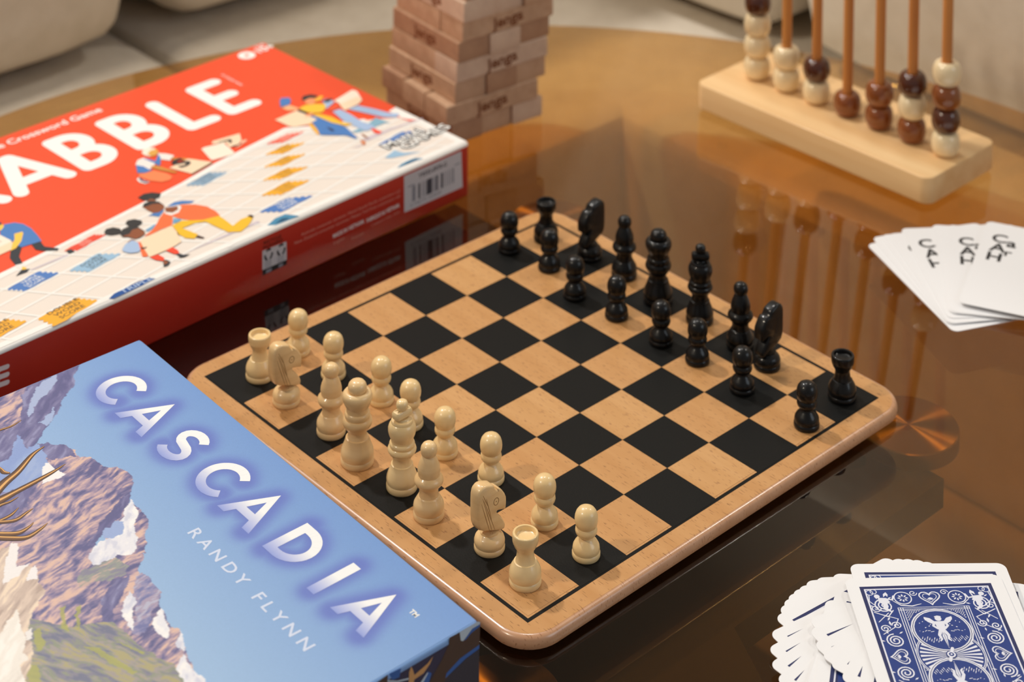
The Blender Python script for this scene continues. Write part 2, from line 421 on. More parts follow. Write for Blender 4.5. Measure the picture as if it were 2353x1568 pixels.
# ------------------------------------------------------------------ chess pieces
m_wp = mat('pale_boxwood', (243, 212, 156), .34, coat=.35, grain=((25, 25, 160), (232, 197, 138), .35, .7))
m_wk = mat('pale_boxwood_warm', (240, 205, 150), .36, coat=.3, grain=((20, 20, 200), (226, 184, 126), .35, .7))
m_bp = mat('black_lacquer_wood', (13, 12, 12), .42, coat=.32, spec=.22)
PROF = {
 'pawn': [('base', [(.205, 0), (.215, .018), (.215, .07), (.2, .088)]),
          ('body', [(.2, .086), (.208, .12), (.199, .175), (.17, .225), (.125, .272), (.104, .30), (.104, .315)]),
          ('collar', [(.104, .312), (.135, .335), (.16, .37), (.169, .405), (.164, .44), (.147, .468)]),
          ('head', [(.147, .466), (.163, .495), (.174, .54), (.178, .59), (.172, .64), (.155, .69), (.125, .73), (.08, .76), (.04, .772), (.001, .776)])],
 'rook': [('base', [(.233, 0), (.243, .018), (.243, .078), (.228, .095)]),
          ('body', [(.228, .093), (.24, .13), (.241, .17), (.235, .21), (.215, .26), (.185, .31), (.168, .34), (.15, .346)]),
          ('neck', [(.15, .344), (.137, .39), (.128, .45), (.127, .49), (.134, .53), (.152, .555)]),
          ('battlement', [(.152, .553), (.166, .575), (.170, .60), (.182, .615), (.192, .65), (.195, .70), (.195, .755), (.188, .772), (.178, .777), (.156, .774), (.148, .76), (.142, .715), (.12, .705), (.001, .703)])],
 'bishop': [('base', [(.232, 0), (.242, .018), (.242, .082), (.228, .1)]),
          ('body', [(.228, .098), (.24, .14), (.241, .18), (.233, .225), (.205, .275), (.178, .32), (.168, .34), (.158, .345), (.148, .39), (.147, .44), (.155, .475)]),
          ('collar', [(.155, .473), (.175, .5), (.205, .53), (.224, .565), (.228, .59), (.218, .625), (.195, .65), (.172, .672)]),
          ('mitre', [(.168, .67), (.168, .70), (.176, .74), (.173, .79), (.158, .85), (.135, .91), (.112, .96), (.1, .985)]),
          ('finial', [(.1, .983), (.115, 1.0), (.128, 1.04), (.13, 1.08), (.122, 1.12), (.1, 1.155), (.065, 1.18), (.03, 1.19), (.001, 1.192)])],
 'queen': [('base', [(.26, 0), (.27, .018), (.27, .088), (.255, .105)]),
          ('body', [(.255, .103), (.267, .145), (.268, .18), (.262, .22), (.24, .28), (.215, .34), (.197, .395), (.188, .43), (.168, .437), (.155, .47), (.15, .505), (.158, .545)]),
          ('collar', [(.158, .543), (.18, .575), (.212, .62), (.236, .665), (.242, .70), (.232, .74), (.214, .765)]),
          ('ring', [(.2, .763), (.206, .79), (.208, .82), (.2, .85), (.18, .865), (.176, .90), (.183, .94)]),
          ('crown', [(.183, .938), (.2, .97), (.222, 1.02), (.24, 1.07), (.244, 1.12), (.234, 1.16), (.21, 1.19), (.18, 1.203), (.15, 1.2), (.136, 1.19)]),
          ('finial', [(.136, 1.188), (.145, 1.205), (.153, 1.24), (.152, 1.28), (.138, 1.32), (.11, 1.352), (.07, 1.37), (.03, 1.377), (.001, 1.378)])],
 'king': [('base', [(.24, 0), (.25, .018), (.25, .088), (.236, .105)]),
          ('body', [(.236, .103), (.247, .145), (.248, .18), (.24, .22), (.22, .275), (.197, .33), (.18, .375), (.174, .405), (.156, .412), (.147, .45), (.146, .49), (.155, .53)]),
          ('collar', [(.155, .528), (.178, .56), (.205, .595), (.226, .63), (.229, .655), (.218, .685), (.202, .7)]),
          ('ring', [(.19, .698), (.2, .72), (.203, .745), (.192, .768), (.174, .78), (.176, .81)]),
          ('crown', [(.176, .808), (.19, .85), (.21, .90), (.221, .95), (.221, 1.0), (.208, 1.045), (.188, 1.08), (.176, 1.09), (.175, 1.112), (.165, 1.13), (.13, 1.138), (.105, 1.15), (.1, 1.16)])],
 'knight': [('base', [(.226, 0), (.236, .018), (.236, .07), (.222, .086)]),
          ('body', [(.222, .084), (.234, .12), (.234, .155), (.22, .20), (.19, .235), (.155, .255), (.142, .27), (.15, .29)])],
}
def knight_head(m, parent):
    pts = [(345, 828), (378, 790), (384, 745), (352, 692), (322, 668), (313, 648), (340, 640), (386, 630), (390, 560), (388, 512), (352, 464), (325, 455), (318, 478), (300, 455), (294, 437),
           (245, 440), (190, 455), (146, 500), (131, 560), (131, 770), (160, 826)]
    out = []
    for X, Y in pts:
        X = 255 - (255 - X) * .70 if X < 255 else X
        y = ((X - 255) / 528 - .067) / .738; z = (960 + 264 * .1 - 242 * y - Y) / 528
        out.append((y, max(.27, z)))
    # smooth the outline once
    sm = []
    for i in range(len(out)):
        a_, b_ = out[i], out[(i + 1) % len(out)]
        sm += [(a_[0] * .8 + b_[0] * .2, a_[1] * .8 + b_[1] * .2), (a_[0] * .2 + b_[0] * .8, a_[1] * .2 + b_[1] * .8)]
    # ensure ccw in (y,z)
    A = sum(sm[i - 1][0] * sm[i][1] - sm[i][0] * sm[i - 1][1] for i in range(len(sm)))
    if A < 0: sm = sm[::-1]
    n = len(sm); T = .105
    cy = sum(p[0] for p in sm) / n; cz = sum(p[1] for p in sm) / n
    prof = [(-T, .86), (-T * .93, .93), (-T * .72, .985), (0, 1.0), (T * .72, .985), (T * .93, .93), (T, .86)]
    prof = [(-T, .03), (-T * .9, .012), (-T * .66, 0), (T * .66, 0), (T * .9, .012), (T, .03)]
    nr = []
    for i in range(n):
        p_, q_ = sm[i - 1], sm[(i + 1) % n]; dx, dy = q_[0] - p_[0], q_[1] - p_[1]; l = hypot(dx, dy) or 1; nr.append((dy / l, -dx / l))
    vs = []; fs = []
    for x, ins in prof: vs += [(x, p[0] - q[0] * ins, p[1] - q[1] * ins) for p, q in zip(sm, nr)]
    for i in range(len(prof) - 1):
        for k in range(n):
            k2 = (k + 1) % n; fs.append((i * n + k, i * n + k2, (i + 1) * n + k2, (i + 1) * n + k))
    def capf(off, flip):
        P = [Vector((p[0], p[1], 0)) for p in sm]
        for t in tessellate_polygon([P]):
            (x0, y0), (x1, y1), (x2, y2) = [sm[i] for i in t]
            ccw = (x1 - x0) * (y2 - y0) - (x2 - x0) * (y1 - y0) > 0
            t = tuple(t) if ccw != flip else tuple(reversed(t))
            fs.append(tuple(off + i for i in t))
    capf(0, True); capf((len(prof) - 1) * n, False)
    mb = MB(); mb.add(vs, fs, m); head = mb.build('horse_head', parent, 38)
    dark = mat('carved_line_' + m.name, (160, 122, 74) if m is not m_bp else (8, 8, 8), .6)
    def tr(X, Y):
        X = 255 - (255 - X) * .7 if X < 255 else X
        y = ((X - 255) / 528 - .067) / .738; return (y, (960 + 264 * .09 - 242 * y - Y) / 528)
    for side in (1, -1):
        ar = Art((side * (T + .0006), 0, 0), (0, 1, 0) if side > 0 else (0, -1, 0), (0, 0, 1))
        for ln in ([(178, 545), (282, 835)], [(190, 560), (298, 802)], [(165, 590), (262, 832)], [(218, 545), (270, 712)], [(182, 520), (248, 622)]):
            p = [tr(*q) for q in ln]; p = [(q[0] * side, q[1]) for q in p]
            mid = ((p[0][0] + p[1][0]) / 2, (p[0][1] + p[1][1]) / 2)
            ar.line([p[0], mid, p[1]], [.004, .013, .004], dark, 1, cap=False)
        c = tr(306, 563); c = (c[0] * side, c[1])
        ring = [(c[0] + .048 * cos(2 * pi * k / 18), c[1] + .055 * sin(2 * pi * k / 18)) for k in range(19)]
        ar.line(ring, .011, dark, 1); ar.disc(c, .009, dark, 1)
        ar.build('carving', head)
def make_piece(kind, m, label, loc, rotz=0.0, group=None):
    t = thing('chess_' + kind, label, 'chess piece', loc, rotz, group)
    for nm, pr in PROF[kind]:
        mb = MB(); mb.lathe(pr, m, 44); mb.build(nm, t, 42)
    if kind == 'king':
        mb = MB(); ol = rrect(-.085, -.165, .085, .165, .05, 4)
        mb.prism(ol, [(.05, 1.15), (.012, 1.175), (0, 1.2), (0, 1.255), (.02, 1.285), (.06, 1.295)], m); mb.build('cross_bar', t, 42)
        mb = MB(); mb.lathe([(.07, 1.285), (.082, 1.30), (.094, 1.34), (.094, 1.385), (.08, 1.42), (.05, 1.44), (.001, 1.445)], m, 28); mb.build('finial', t, 42)
    if kind == 'knight': knight_head(m, t)
    return t
RB = {'pawn': .215, 'rook': .243, 'knight': .236, 'bishop': .242, 'queen': .27, 'king': .25}
def base_at(px, py, kind):     # base centre from the foot's lowest point in the picture
    x, y = un(px, py, 0.0); dx, dy = EYE[0] - x, EYE[1] - y; L = hypot(dx, dy)
    return W(x - dx / L * RB[kind], y - dy / L * RB[kind], .006)
def sqr(i, j): return W(i + .5, j + .5, .006)
WHITE = [('rook', 597, 886, 'pale wooden rook on the far left corner square, nearest the red box'), ('knight', 658, 944, 'pale wooden knight beside the far left rook, next to the red box corner'),
         ('bishop', 761, 1016, 'pale wooden bishop between the far knight and the queen'), ('queen', 821, 1087, 'pale wooden queen with round knob crown, beside the pale king'),
         ('king', 923.5, 1145, 'pale wooden king, the tallest pale piece, with cross bar on top'), ('bishop', 985, 1210, 'pale wooden bishop between the pale king and the near knight'),
         ('knight', 1124.5, 1286, 'pale wooden knight with carved mane beside the rook on the nearest corner'), ('rook', 1206.5, 1366, 'pale wooden rook on the corner square nearest the camera')]
WP = [(685, 826), (766, 881), (876, 940), (943, 996), (1022, 1062), (1128, 1124), (1251, 1224), (1346.5, 1300)]
WPN = ['pale wooden pawn standing behind the far left pale rook', 'pale wooden pawn half hidden behind the far pale bishop', 'pale wooden pawn standing behind the pale queen',
       'pale wooden pawn half hidden behind the pale king', 'pale wooden pawn right of the pale king, behind the near bishop', 'pale wooden pawn directly behind the near carved knight',
       'pale wooden pawn between the near knight and the outermost near pawn', 'pale wooden pawn nearest the camera, right of the corner rook']
first = {}
for k, x, y, lb in WHITE:
    rz = random.uniform(-.06, .06)
    if k not in first: first[k] = make_piece(k, m_wk if k in ('bishop', 'queen', 'knight') else m_wp, lb, base_at(x, y, k), rz, 'pale chess pieces')
    else: dup(first[k], base_at(x, y, k), rz, lb)
for n, ((x, y), lb) in enumerate(zip(WP, WPN)):
    if n == 0: first['pawn'] = make_piece('pawn', m_wp, lb, base_at(x, y, 'pawn'), 0, 'pale pawns')
    else: dup(first['pawn'], base_at(x, y, 'pawn'), random.uniform(0, 6), lb)
_sw = {}
def black(me):
    if me.name not in _sw:
        c = me.copy()
        for i, mm in enumerate(c.materials):
            if mm in (m_wp, m_wk): c.materials[i] = m_bp
            elif mm: c.materials[i] = mat('carved_line_black', (6, 6, 6), .6)
        _sw[me.name] = c
    return _sw[me.name]
BLACK = [('rook', None, (0, 7), 'black rook on the farthest corner square of the board'), ('knight', (1355, 607), 0, 'black knight beside the farthest black rook'),
         ('bishop', (1434, 652), 0, 'black bishop between the far knight and the black queen'), ('queen', None, (3, 7), 'black queen with round knob crown behind a black pawn'),
         ('king', (1607.5, 756), 0, 'black king, the tallest black piece'), ('bishop', None, (5, 7), 'black bishop beside the black king, pawn in front of its foot'),
         ('knight', (1762, 861), 0, 'black knight nearest the right-hand side of the board'), ('rook', (1934.4, 935), 0, 'black rook on the right-hand corner square')]
BP = [(1170, 590), (1262, 632), (1320.5, 697), (1416.5, 744), (1518.5, 804), (1602, 847.5), (1705, 914.7), (1853, 998)]
BPN = ['black pawn nearest the red box, on the far edge file', 'black pawn in front of the farthest black rook', 'black pawn in front of the far black knight', 'black pawn in front of the far black bishop',
       'black pawn in front of the black queen', 'black pawn in front of the black king', 'black pawn in front of the right black bishop and knight', 'black pawn in front of the right corner black rook']
for k, q, sq, lb in BLACK:
    loc = base_at(*q, k) if q else sqr(*sq)
    dup(first[k], loc, (pi if k == 'knight' else (-pi / 4 if k == 'king' else .3)), lb, 'black chess pieces', black)
for (x, y), lb in zip(BP, BPN):
    dup(first['pawn'], base_at(x, y, 'pawn'), random.uniform(0, 6), lb, 'black pawns', black)

# ================================================================== wooden block tower
def woodblk(name, c1, c2, end=False):
    return mat(name, c1, .6, grain=((7, 200, 200) if not end else (160, 160, 160), c2, .3, .8), bump=.25, bscale=700)
BLK = [woodblk('block_pine_a', (250, 192, 114), (234, 170, 94)), woodblk('block_pine_b', (244, 180, 106), (224, 158, 86)),
       woodblk('block_pine_c', (224, 166, 106), (204, 146, 88)), woodblk('block_pine_d', (248, 206, 148), (230, 184, 126))]
END = [woodblk('block_end_a', (208, 170, 138), (188, 148, 116), True), woodblk('block_end_b', (186, 144, 112), (166, 124, 96), True),
       woodblk('block_end_c', (222, 192, 166), (204, 172, 148), True)]
m_burn = mat('burnt_brand', (128, 74, 38), .8)
BL, BW_, BH = 2.50, .83, .455
def block_mesh(mi, ei, brand):
    mb = MB(); x, y, b = BL / 2, BW_ / 2, .025
    mb.prism([(-x, -y), (x, -y), (x, y), (-x, y)], [(b, 0), (0, b), (0, BH - b), (b, BH)], BLK[mi])
    k = mb.mi(END[ei])
    for i, f in enumerate(mb.f):
        if len(f) == 4 and all(abs(abs(mb.v[v][0]) - x) < .03 for v in f): mb.m[i] = k
    return mb
rots = [(0, .0)]
jt = random.Random(5)
ordn = ['lowest', 'second', 'third', 'fourth', 'fifth', 'sixth', 'seventh', 'eighth', 'ninth']
JC = (-5.28, 10.42); JA = radians(-5.0)
CA, SA = cos(JA), sin(JA)
proto = {}
for lv in range(9):
    alongx = lv % 2 == 0
    for k in range(3):
        off = (k - 1) * (BW_ + .012) + jt.uniform(-.012, .012)
        sl = jt.uniform(-.05, .05)
        if lv == 1: sl -= .16 + .04 * k; off = (k - 1) * (BW_ + .05)
        if lv == 3: sl += -.02
        lx, ly = (sl, off) if alongx else (off, sl)
        x = JC[0] + lx * CA - ly * SA + .030 * lv; y = JC[1] + lx * SA + ly * CA + .030 * lv
        rz = JA + (0 if alongx else pi / 2) + jt.uniform(-.012, .012)
        place = (('nearest the camera', 'middle', 'far')[k] if alongx else ('left', 'middle', 'right')[k])
        lb = '%s block of the %s layer from the bottom of the wooden block tower' % (place if place in ('middle', 'left', 'right') else {'nearest the camera': 'front-left', 'far': 'back-right'}[place], ordn[lv])
        t = thing('tower_block', lb, 'wooden block', W(x, y, -H0 + lv * (BH + .002) + .001), rz, 'blocks of the wooden tower')
        mi, ei = jt.randrange(4), jt.randrange(3)
        o = block_mesh(mi, ei, 0).build('block', t, 20)
        side = -1 if alongx else -1
        # brand burnt into both long sides
        for sd in (1, -1):
            ar = Art((0, sd * (BW_ / 2 + .001), 0), (-1, 0, 0) if sd > 0 else (1, 0, 0), (0, 0, 1))
            ar.text('Jenga', (0.0, .12), .34, m_burn, 1, .06, .03, 1.15, 'CENTER')
            ar.build('brand_print', t)

# ================================================================== peg abacus
m_aba = mat('abacus_pine', (246, 208, 154), .5, grain=((5, 70, 70), (232, 186, 128), .35, .65), coat=.1)
m_rod = mat('abacus_rod_wood', (214, 144, 74), .5, grain=((60, 60, 8), (192, 120, 58), .3, .7))
m_bc = mat('cream_bead_gloss', (250, 230, 190), .22, coat=.7, grain=((20, 20, 60), (244, 216, 168), .35, .7))
m_bd = mat('dark_brown_bead_gloss', (92, 48, 28), .2, coat=.7, grain=((30, 30, 90), (70, 34, 20), .35, .7))
m_bb = mat('walnut_bead_gloss', (150, 84, 38), .22, coat=.7, grain=((30, 30, 90), (120, 62, 26), .35, .7))
aro = (-1.82, 14.37); ara = radians(1.3)
aba = thing('peg_abacus', 'pale pine peg abacus base with seven upright rods on the glass table', 'abacus', W(aro[0], aro[1], -H0), ara)
mb = MB(); mb.prism(rrect(0, 0, 6.3, 2.52, .24, 8), [(.02, .05), (0, .07), (0, .59), (.012, .608), (.03, .615)], m_aba); mb.build('base', aba, 40)
for x, y in ((.5, .4), (5.8, .4), (.5, 2.1), (5.8, 2.1)):
    mb = MB(); mb.lathe([(.13, 0), (.13, .06)], m_rub, 16, (x, y)); mb.build('foot', aba)
RODS = []
for i, q in enumerate([(1728, 178), (1797, 205), (1868, 232), (1937, 262), (2012, 292), (2086, 320), (2166, 350)]):
    x, y = un(*q, -H0 + .62); dx, dy = x - aro[0], y - aro[1]
    lx, ly = dx * cos(ara) + dy * sin(ara), -dx * sin(ara) + dy * cos(ara); ly = 1.22; lx = .80 + i * .845
    mb = MB(); mb.lathe([(.11, .60), (.11, 4.95), (.09, 5.0)], m_rod, 20, (lx, ly)); mb.build('rod', aba, 50)
    RODS.append((aro[0] + lx * cos(ara) - ly * sin(ara), aro[1] + lx * sin(ara) + ly * cos(ara)))
def bead_mesh(m):
    mb = MB(); n = 14; pr = []
    # rounded ring with a bore
    for k in range(n + 1):
        a = -pi / 2 + pi * k / n; pr.append((.15 + .155 * cos(a) ** .8 if cos(a) > 0 else .15, .25 + .25 * sin(a)))
    ring = [(.118, .02)] + pr + [(.118, .48), (.118, .02)]
    N = 32; vs = []; fs = []
    for r, z in ring[:-1]:
        for k in range(N): vs.append((r * cos(2 * pi * k / N), r * sin(2 * pi * k / N), z))
    Lr = len(ring) - 1
    for i in range(Lr):
        j = (i + 1) % Lr
        for k in range(N):
            k2 = (k + 1) % N; fs.append((i * N + k, i * N + k2, j * N + k2, j * N + k))
    mb.add(vs, fs, m)
    return mb
bp = {}
CNAME = {'c': ('cream', m_bc), 'd': ('dark brown', m_bd), 'b': ('walnut brown', m_bb)}
rn = ['leftmost', 'second', 'third', 'middle', 'fifth', 'sixth', 'rightmost']; hn = ['bottom', 'second from the bottom', 'third from the bottom', 'fourth from the bottom']
for i, st in enumerate(['cccd', 'cc', 'cd', 'b', 'bb', 'bcd', 'cdbc']):
    for k, c in enumerate(st):
        loc = W(RODS[i][0], RODS[i][1], -H0 + .617 + k * .502)
        lb = '%s glossy round bead, %s on the %s abacus rod' % (CNAME[c][0], hn[k], rn[i] + ('' if i in (0, 3, 6) else ' from left'))
        if c not in bp:
            bp[c] = o = bead_mesh(CNAME[c][1]).build('abacus_bead', None, 50, loc)
        else:
            o = bp[c].copy(); COL.objects.link(o); o.location = loc
        o.rotation_euler = (0, 0, random.uniform(0, 6)); tag(o, lb, 'bead', 'beads on the abacus')

# ================================================================== playing cards
CWd, CHt = 2.333, 3.27
m_card = mat('white_card_stock', (238, 238, 240), .42)
m_navy = mat('card_navy_ink', (26, 38, 92), .45)
m_blue = mat('card_blue_ink', (22, 54, 128), .45)
m_cw = mat('card_white_ink', (226, 228, 240), .42)
m_blk_ink = mat('card_black_ink', (30, 32, 36), .5)
def card_body():
    mb = MB(); mb.prism(rrect(0, -CHt, CWd, 0, .13, 6), [(0, 0), (0, .0095)], m_card); return mb
card_me = None
def card_at(TL, ang, z, name, label, group, cat='playing card', tilt=None):
    """TL: plan position of the top left corner, ang: direction of the top edge"""
    global card_me
    t = thing(name, label, cat, W(TL[0], TL[1], z), ang, group)
    if card_me is None: card_me = card_body().build('card', t, 30)
    else:
        o = card_me.copy(); COL.objects.link(o); o.parent = t
    return t
# --- the white word cards at the far right
WC = [((1996, 564), (2203, 773)), ((2008, 548), (2195, 762)), ((2028, 543), (2190, 756)), ((2045, 540), (2188, 750)), ((2073, 528), (2187, 742)), ((2145, 519), (2186, 733)),
      ((2166, 520), (2187, 730)), ((2181, 519), (2190, 727)), ((2271, 511), (2207, 695))]
WL = ['lowest white word card, at the left end of the far fan', 'second white card from the left in the far fan', 'third white card from the left in the far fan', 'fourth white card from the left in the far fan, blank margin showing',
      'white word card in the far fan, left one of three showing letters', 'white card just right of the leftmost lettered card in the far fan', 'white card directly under the middle lettered card of the far fan',
      'white word card in the far fan, middle one of three showing letters', 'topmost white word card of the far fan, overlapping all the others']
zc = 0.0
ET = [None] * 9
for i, (a_, b_) in enumerate(WC):
    z = -H0 + .004 + i * .013 + (.06 if i == 8 else 0)
    A_ = un(*a_, z); B_ = un(*b_, z); ang = atan2(B_[1] - A_[1], B_[0] - A_[0]) + pi / 2
    # rounded corners: shift the nominal corner outwards a little
    t = card_at((A_[0] - .03 * cos(ang) + .03 * cos(ang + pi / 2), A_[1] - .03 * sin(ang) + .03 * sin(ang + pi / 2)), ang, z, 'word_card', WL[i], 'white word cards')
    ar = Art((0, 0, .0097), (1, 0, 0), (0, 1, 0))
    for s_, p_, y_ in (('C', .19, -.76), ('A', .22, -1.13), ('H', .19, -1.50)):
        ar.text(s_, (p_, y_), .44, m_blk_ink, 1, 0, .025)
    ar.text('a', (.50, -.87), .44, m_blk_ink, 1, 0, .025); ar.text('r', (.50, -1.24), .38, m_blk_ink, 1, 0, .015)
    ar.build('lettering', t)
for i, (TLp, ang) in enumerate((((7.2, 12.15), None), ((7.35, 11.6), None))):
    pass
# --- the blue-backed deck
def back_full(t, full):
    ar = Art((0, 0, .0097), (1, 0, 0), (0, 1, 0)); I = .187; x0, x1, y0, y1 = I, CWd - I, -CHt + I, -I
    R_ = lambda d, m, l: ar.poly([(x0 + d, y0 + d), (x1 - d, y0 + d), (x1 - d, y1 - d), (x0 + d, y1 - d)], m, l)
    R_(0, m_navy, 1); R_(.055, m_cw, 2); R_(.078, m_blue if full else m_navy, 3)
    if not full:
        R_(.11, m_blue, 4)
        # a few scrolls near the corners so that slivers of the back read as ornament
        for cx, cy in ((x0 + .25, y1 - .25), (x1 - .25, y1 - .25)):
            ar.line([(cx + (.02 + .028 * k / 3) * cos(k * .7), cy + (.02 + .028 * k / 3) * sin(k * .7)) for k in range(16)], .016, m_cw, 5, cap=False)
        ar.build('printed_back', t); return
    cx, cy = CWd / 2, -CHt / 2
    L5 = 5
    def spiral(x, y, r, turns=2.2, a0=0, dr=1, w=.020, l=L5):
        n = int(14 * turns); ar.line([(x + (r * (1 - k / n * .85)) * cos(a0 + dr * 2 * pi * turns * k / n), y + (r * (1 - k / n * .85)) * sin(a0 + dr * 2 * pi * turns * k / n)) for k in range(n + 1)], w, m_cw, l, cap=False)
    def leaf(x, y, a_, L=.09, w=.03, l=L5):
        ar.poly([(x, y), (x + L * .5 * cos(a_) - w / 2 * sin(a_), y + L * .5 * sin(a_) + w / 2 * cos(a_)), (x + L * cos(a_), y + L * sin(a_)), (x + L * .5 * cos(a_) + w / 2 * sin(a_), y + L * .5 * sin(a_) - w / 2 * cos(a_))], m_cw, l)
    def ring(x, y, r, w, m=m_cw, l=L5, a0=0, a1=2 * pi, n=40):
        ar.line([(x + r * cos(a0 + (a1 - a0) * k / n), y + r * sin(a0 + (a1 - a0) * k / n)) for k in range(n + 1)], w, m, l, cap=False)
    def heart(x, y, s_, a_):
        P = []
        for k in range(25):
            u = 2 * pi * k / 24; hx = 16 * sin(u) ** 3 / 17; hy = (13 * cos(u) - 5 * cos(2 * u) - 2 * cos(3 * u) - cos(4 * u)) / 17
            P.append((x + s_ * (hx * cos(a_) - hy * sin(a_)), y + s_ * (hx * sin(a_) + hy * cos(a_))))
        ar.line(P, .02, m_cw, L5, cap=False)
        P2 = [(x + (p[0] - x) * .68, y + (p[1] - y) * .68) for p in P]; ar.line(P2, .010, m_cw, L5, cap=False)
        for d in (-.9, -.45, 0, .45, .9): leaf(x - s_ * .3 * cos(a_ + pi / 2) * -1 * 0, y, a_ + pi / 2 + pi + d * .9, s_ * .42, .022)
    # inner panel lines
    px0, px1, py0, py1 = x0 + .46, x1 - .46, y0 + .47, y1 - .47
    for xx in (px0, px0 + .035, px0 + .07, px1, px1 - .035, px1 - .07): ar.line([(xx, py0), (xx, py1)], .012, m_cw, L5, cap=False)
    for yy in (py0, py0 + .03, py1, py1 - .03, py1 - .055, py0 + .055): ar.line([(px0, yy), (px1, yy)], .008, m_cw, L5, cap=False)
    # dotted ground
    yy = py0 + .05; rr = 0
    while yy < py1 - .04:
        xx = px0 + .10 + (.014 if rr % 2 else 0)
        while xx < px1 - .09:
            if hypot(xx - cx, yy - cy - .49) > .47 and hypot(xx - cx, yy - cy + .49) > .47 and hypot(xx - cx, yy - cy) > .50:
                ar.poly([(xx - .010, yy - .007), (xx + .010, yy - .005), (xx + .010, yy + .008), (xx - .008, yy + .007)], m_cw, L5)
            xx += .034
        yy += .025; rr += 1
    # the wheel of rays behind the two medallions
    ar.disc((cx, cy), .49, m_blue, 6); ring(cx, cy, .475, .034, l=7); ring(cx, cy, .475, .010, m_blue, 8)
    for k in range(34):
        a_ = 2 * pi * k / 34
        if abs(cos(a_)) < .5: continue
        ar.poly([(cx + .06 * cos(a_ - .04), cy + .06 * sin(a_ - .04)), (cx + .435 * cos(a_ - .045), cy + .435 * sin(a_ - .045)), (cx + .435 * cos(a_ + .045), cy + .435 * sin(a_ + .045)), (cx + .06 * cos(a_ + .04), cy + .06 * sin(a_ + .04))], m_cw, 7)
    for sg in (1, -1):
        mx, my = cx, cy + sg * .49
        T = lambda x, y: (mx + sg * x, my + sg * y)
        ar.disc((mx, my), .44, m_cw, 9); ar.disc((mx, my), .418, m_navy, 10); ar.disc((mx, my), .408, m_cw, 11); ar.disc((mx, my), .39, m_blue, 12)
        l = 13
        # small winged figure standing on a wheel spoke
        ar.disc(T(0, .235), .048, m_cw, l); ar.line([T(-.04, .272), T(0, .285), T(.04, .272)], .02, m_cw, l)
        ar.poly([T(-.075, .18), T(.075, .18), T(.055, .03), T(.04, -.03), T(-.04, -.03), T(-.055, .03)], m_cw, l)
        for s2 in (1, -1):
            ar.line([T(s2 * .07, .165), T(s2 * .105, .09), T(s2 * .05, .03)], .036, m_cw, l)
            ar.poly([T(s2 * .065, .175), T(s2 * .12, .245), T(s2 * .20, .275), T(s2 * .205, .235), T(s2 * .165, .17), T(s2 * .11, .13)], m_cw, l)
            ar.line([T(s2 * .03, -.02), T(s2 * .065, -.10), T(s2 * .05, -.18), T(s2 * .075, -.215)], [.055, .045, .03, .02], m_cw, l)
            for k in range(3): ar.line([T(s2 * (.10 + .06 * k), .17 - .03 * k - .05), T(s2 * (.11 + .06 * k), .165 - .03 * k - .05)], .014, m_cw, l)
            for k in range(5): ar.line([T(s2 * (.12 + .05 * k), -.02 + .012 * ((k * 7) % 3)), T(s2 * (.17 + .04 * k), -.03 + .012 * ((k * 5) % 3))], .010, m_cw, l, cap=False)
            for k in range(12):
                gx = s2 * (.07 + .024 * k); gy = -.14 - .012 * ((k * 5) % 7) + .003 * k
                if hypot(gx, gy) < .34: ar.line([T(gx, gy), T(gx + s2 * .02, gy - .045)], [.006, .013], m_cw, l, cap=False)
            for k in range(4): ar.disc(T(s2 * (.14 + .05 * k), .12 + .05 * ((k * 3) % 4) * .6), .009, m_cw, l, n=6)
        ar.poly([T(0, -.01), T(.032, -.12), T(.004, -.37), T(-.028, -.12)], m_cw, l + 1)
        ar.line([T(0, -.06), T(.004, -.34)], .006, m_blue, l + 2, cap=False)
    ar.disc((cx, cy), .075, m_blue, 16); ar.line([(cx - .045, cy - .12), (cx + .045, cy + .12)], .046, m_cw, 17); ar.disc((cx, cy), .06, m_cw, 18); ar.disc((cx, cy), .036, m_blue, 19); ar.disc((cx, cy), .016, m_cw, 20, n=10)
    # borders: scrolls, hearts, flowers
    bx = x0 + .27; BX = x1 - .27
    for sx, X in ((1, bx), (-1, BX)):
        for sg in (1, -1):
            for yo, r in ((.30, .135), (.98, .14)):
                spiral(X, cy + sg * yo * 1.05 * 1.0, r, 2.4, pi / 2 * sg, sx * sg, .021)
                for k in range(3): leaf(X + sx * .0 + .15 * cos(k * 1.1 + 1), cy + sg * yo * 1.05 + .16 * sin(k * 1.1 + 1) * sg, k * 1.1 + .6, .075, .026)
            spiral(X - sx * .09, cy + sg * .56, .075, 1.6, 0, sx, .018); spiral(X + sx * .09, cy + sg * .62, .075, 1.6, pi, -sx, .018)
            leaf(X, cy + sg * .62, pi / 2, .10, .035); leaf(X - sx * .02, cy + sg * .72, 1, .09, .03)
            ar.line([(X - sx * .14, cy + sg * .45), (X + sx * .05, cy + sg * .58), (X + sx * .14, cy + sg * .75), (X - sx * .10, cy + sg * .86)], .014, m_cw, L5)
        heart(X, cy, .15, -sx * pi / 2)
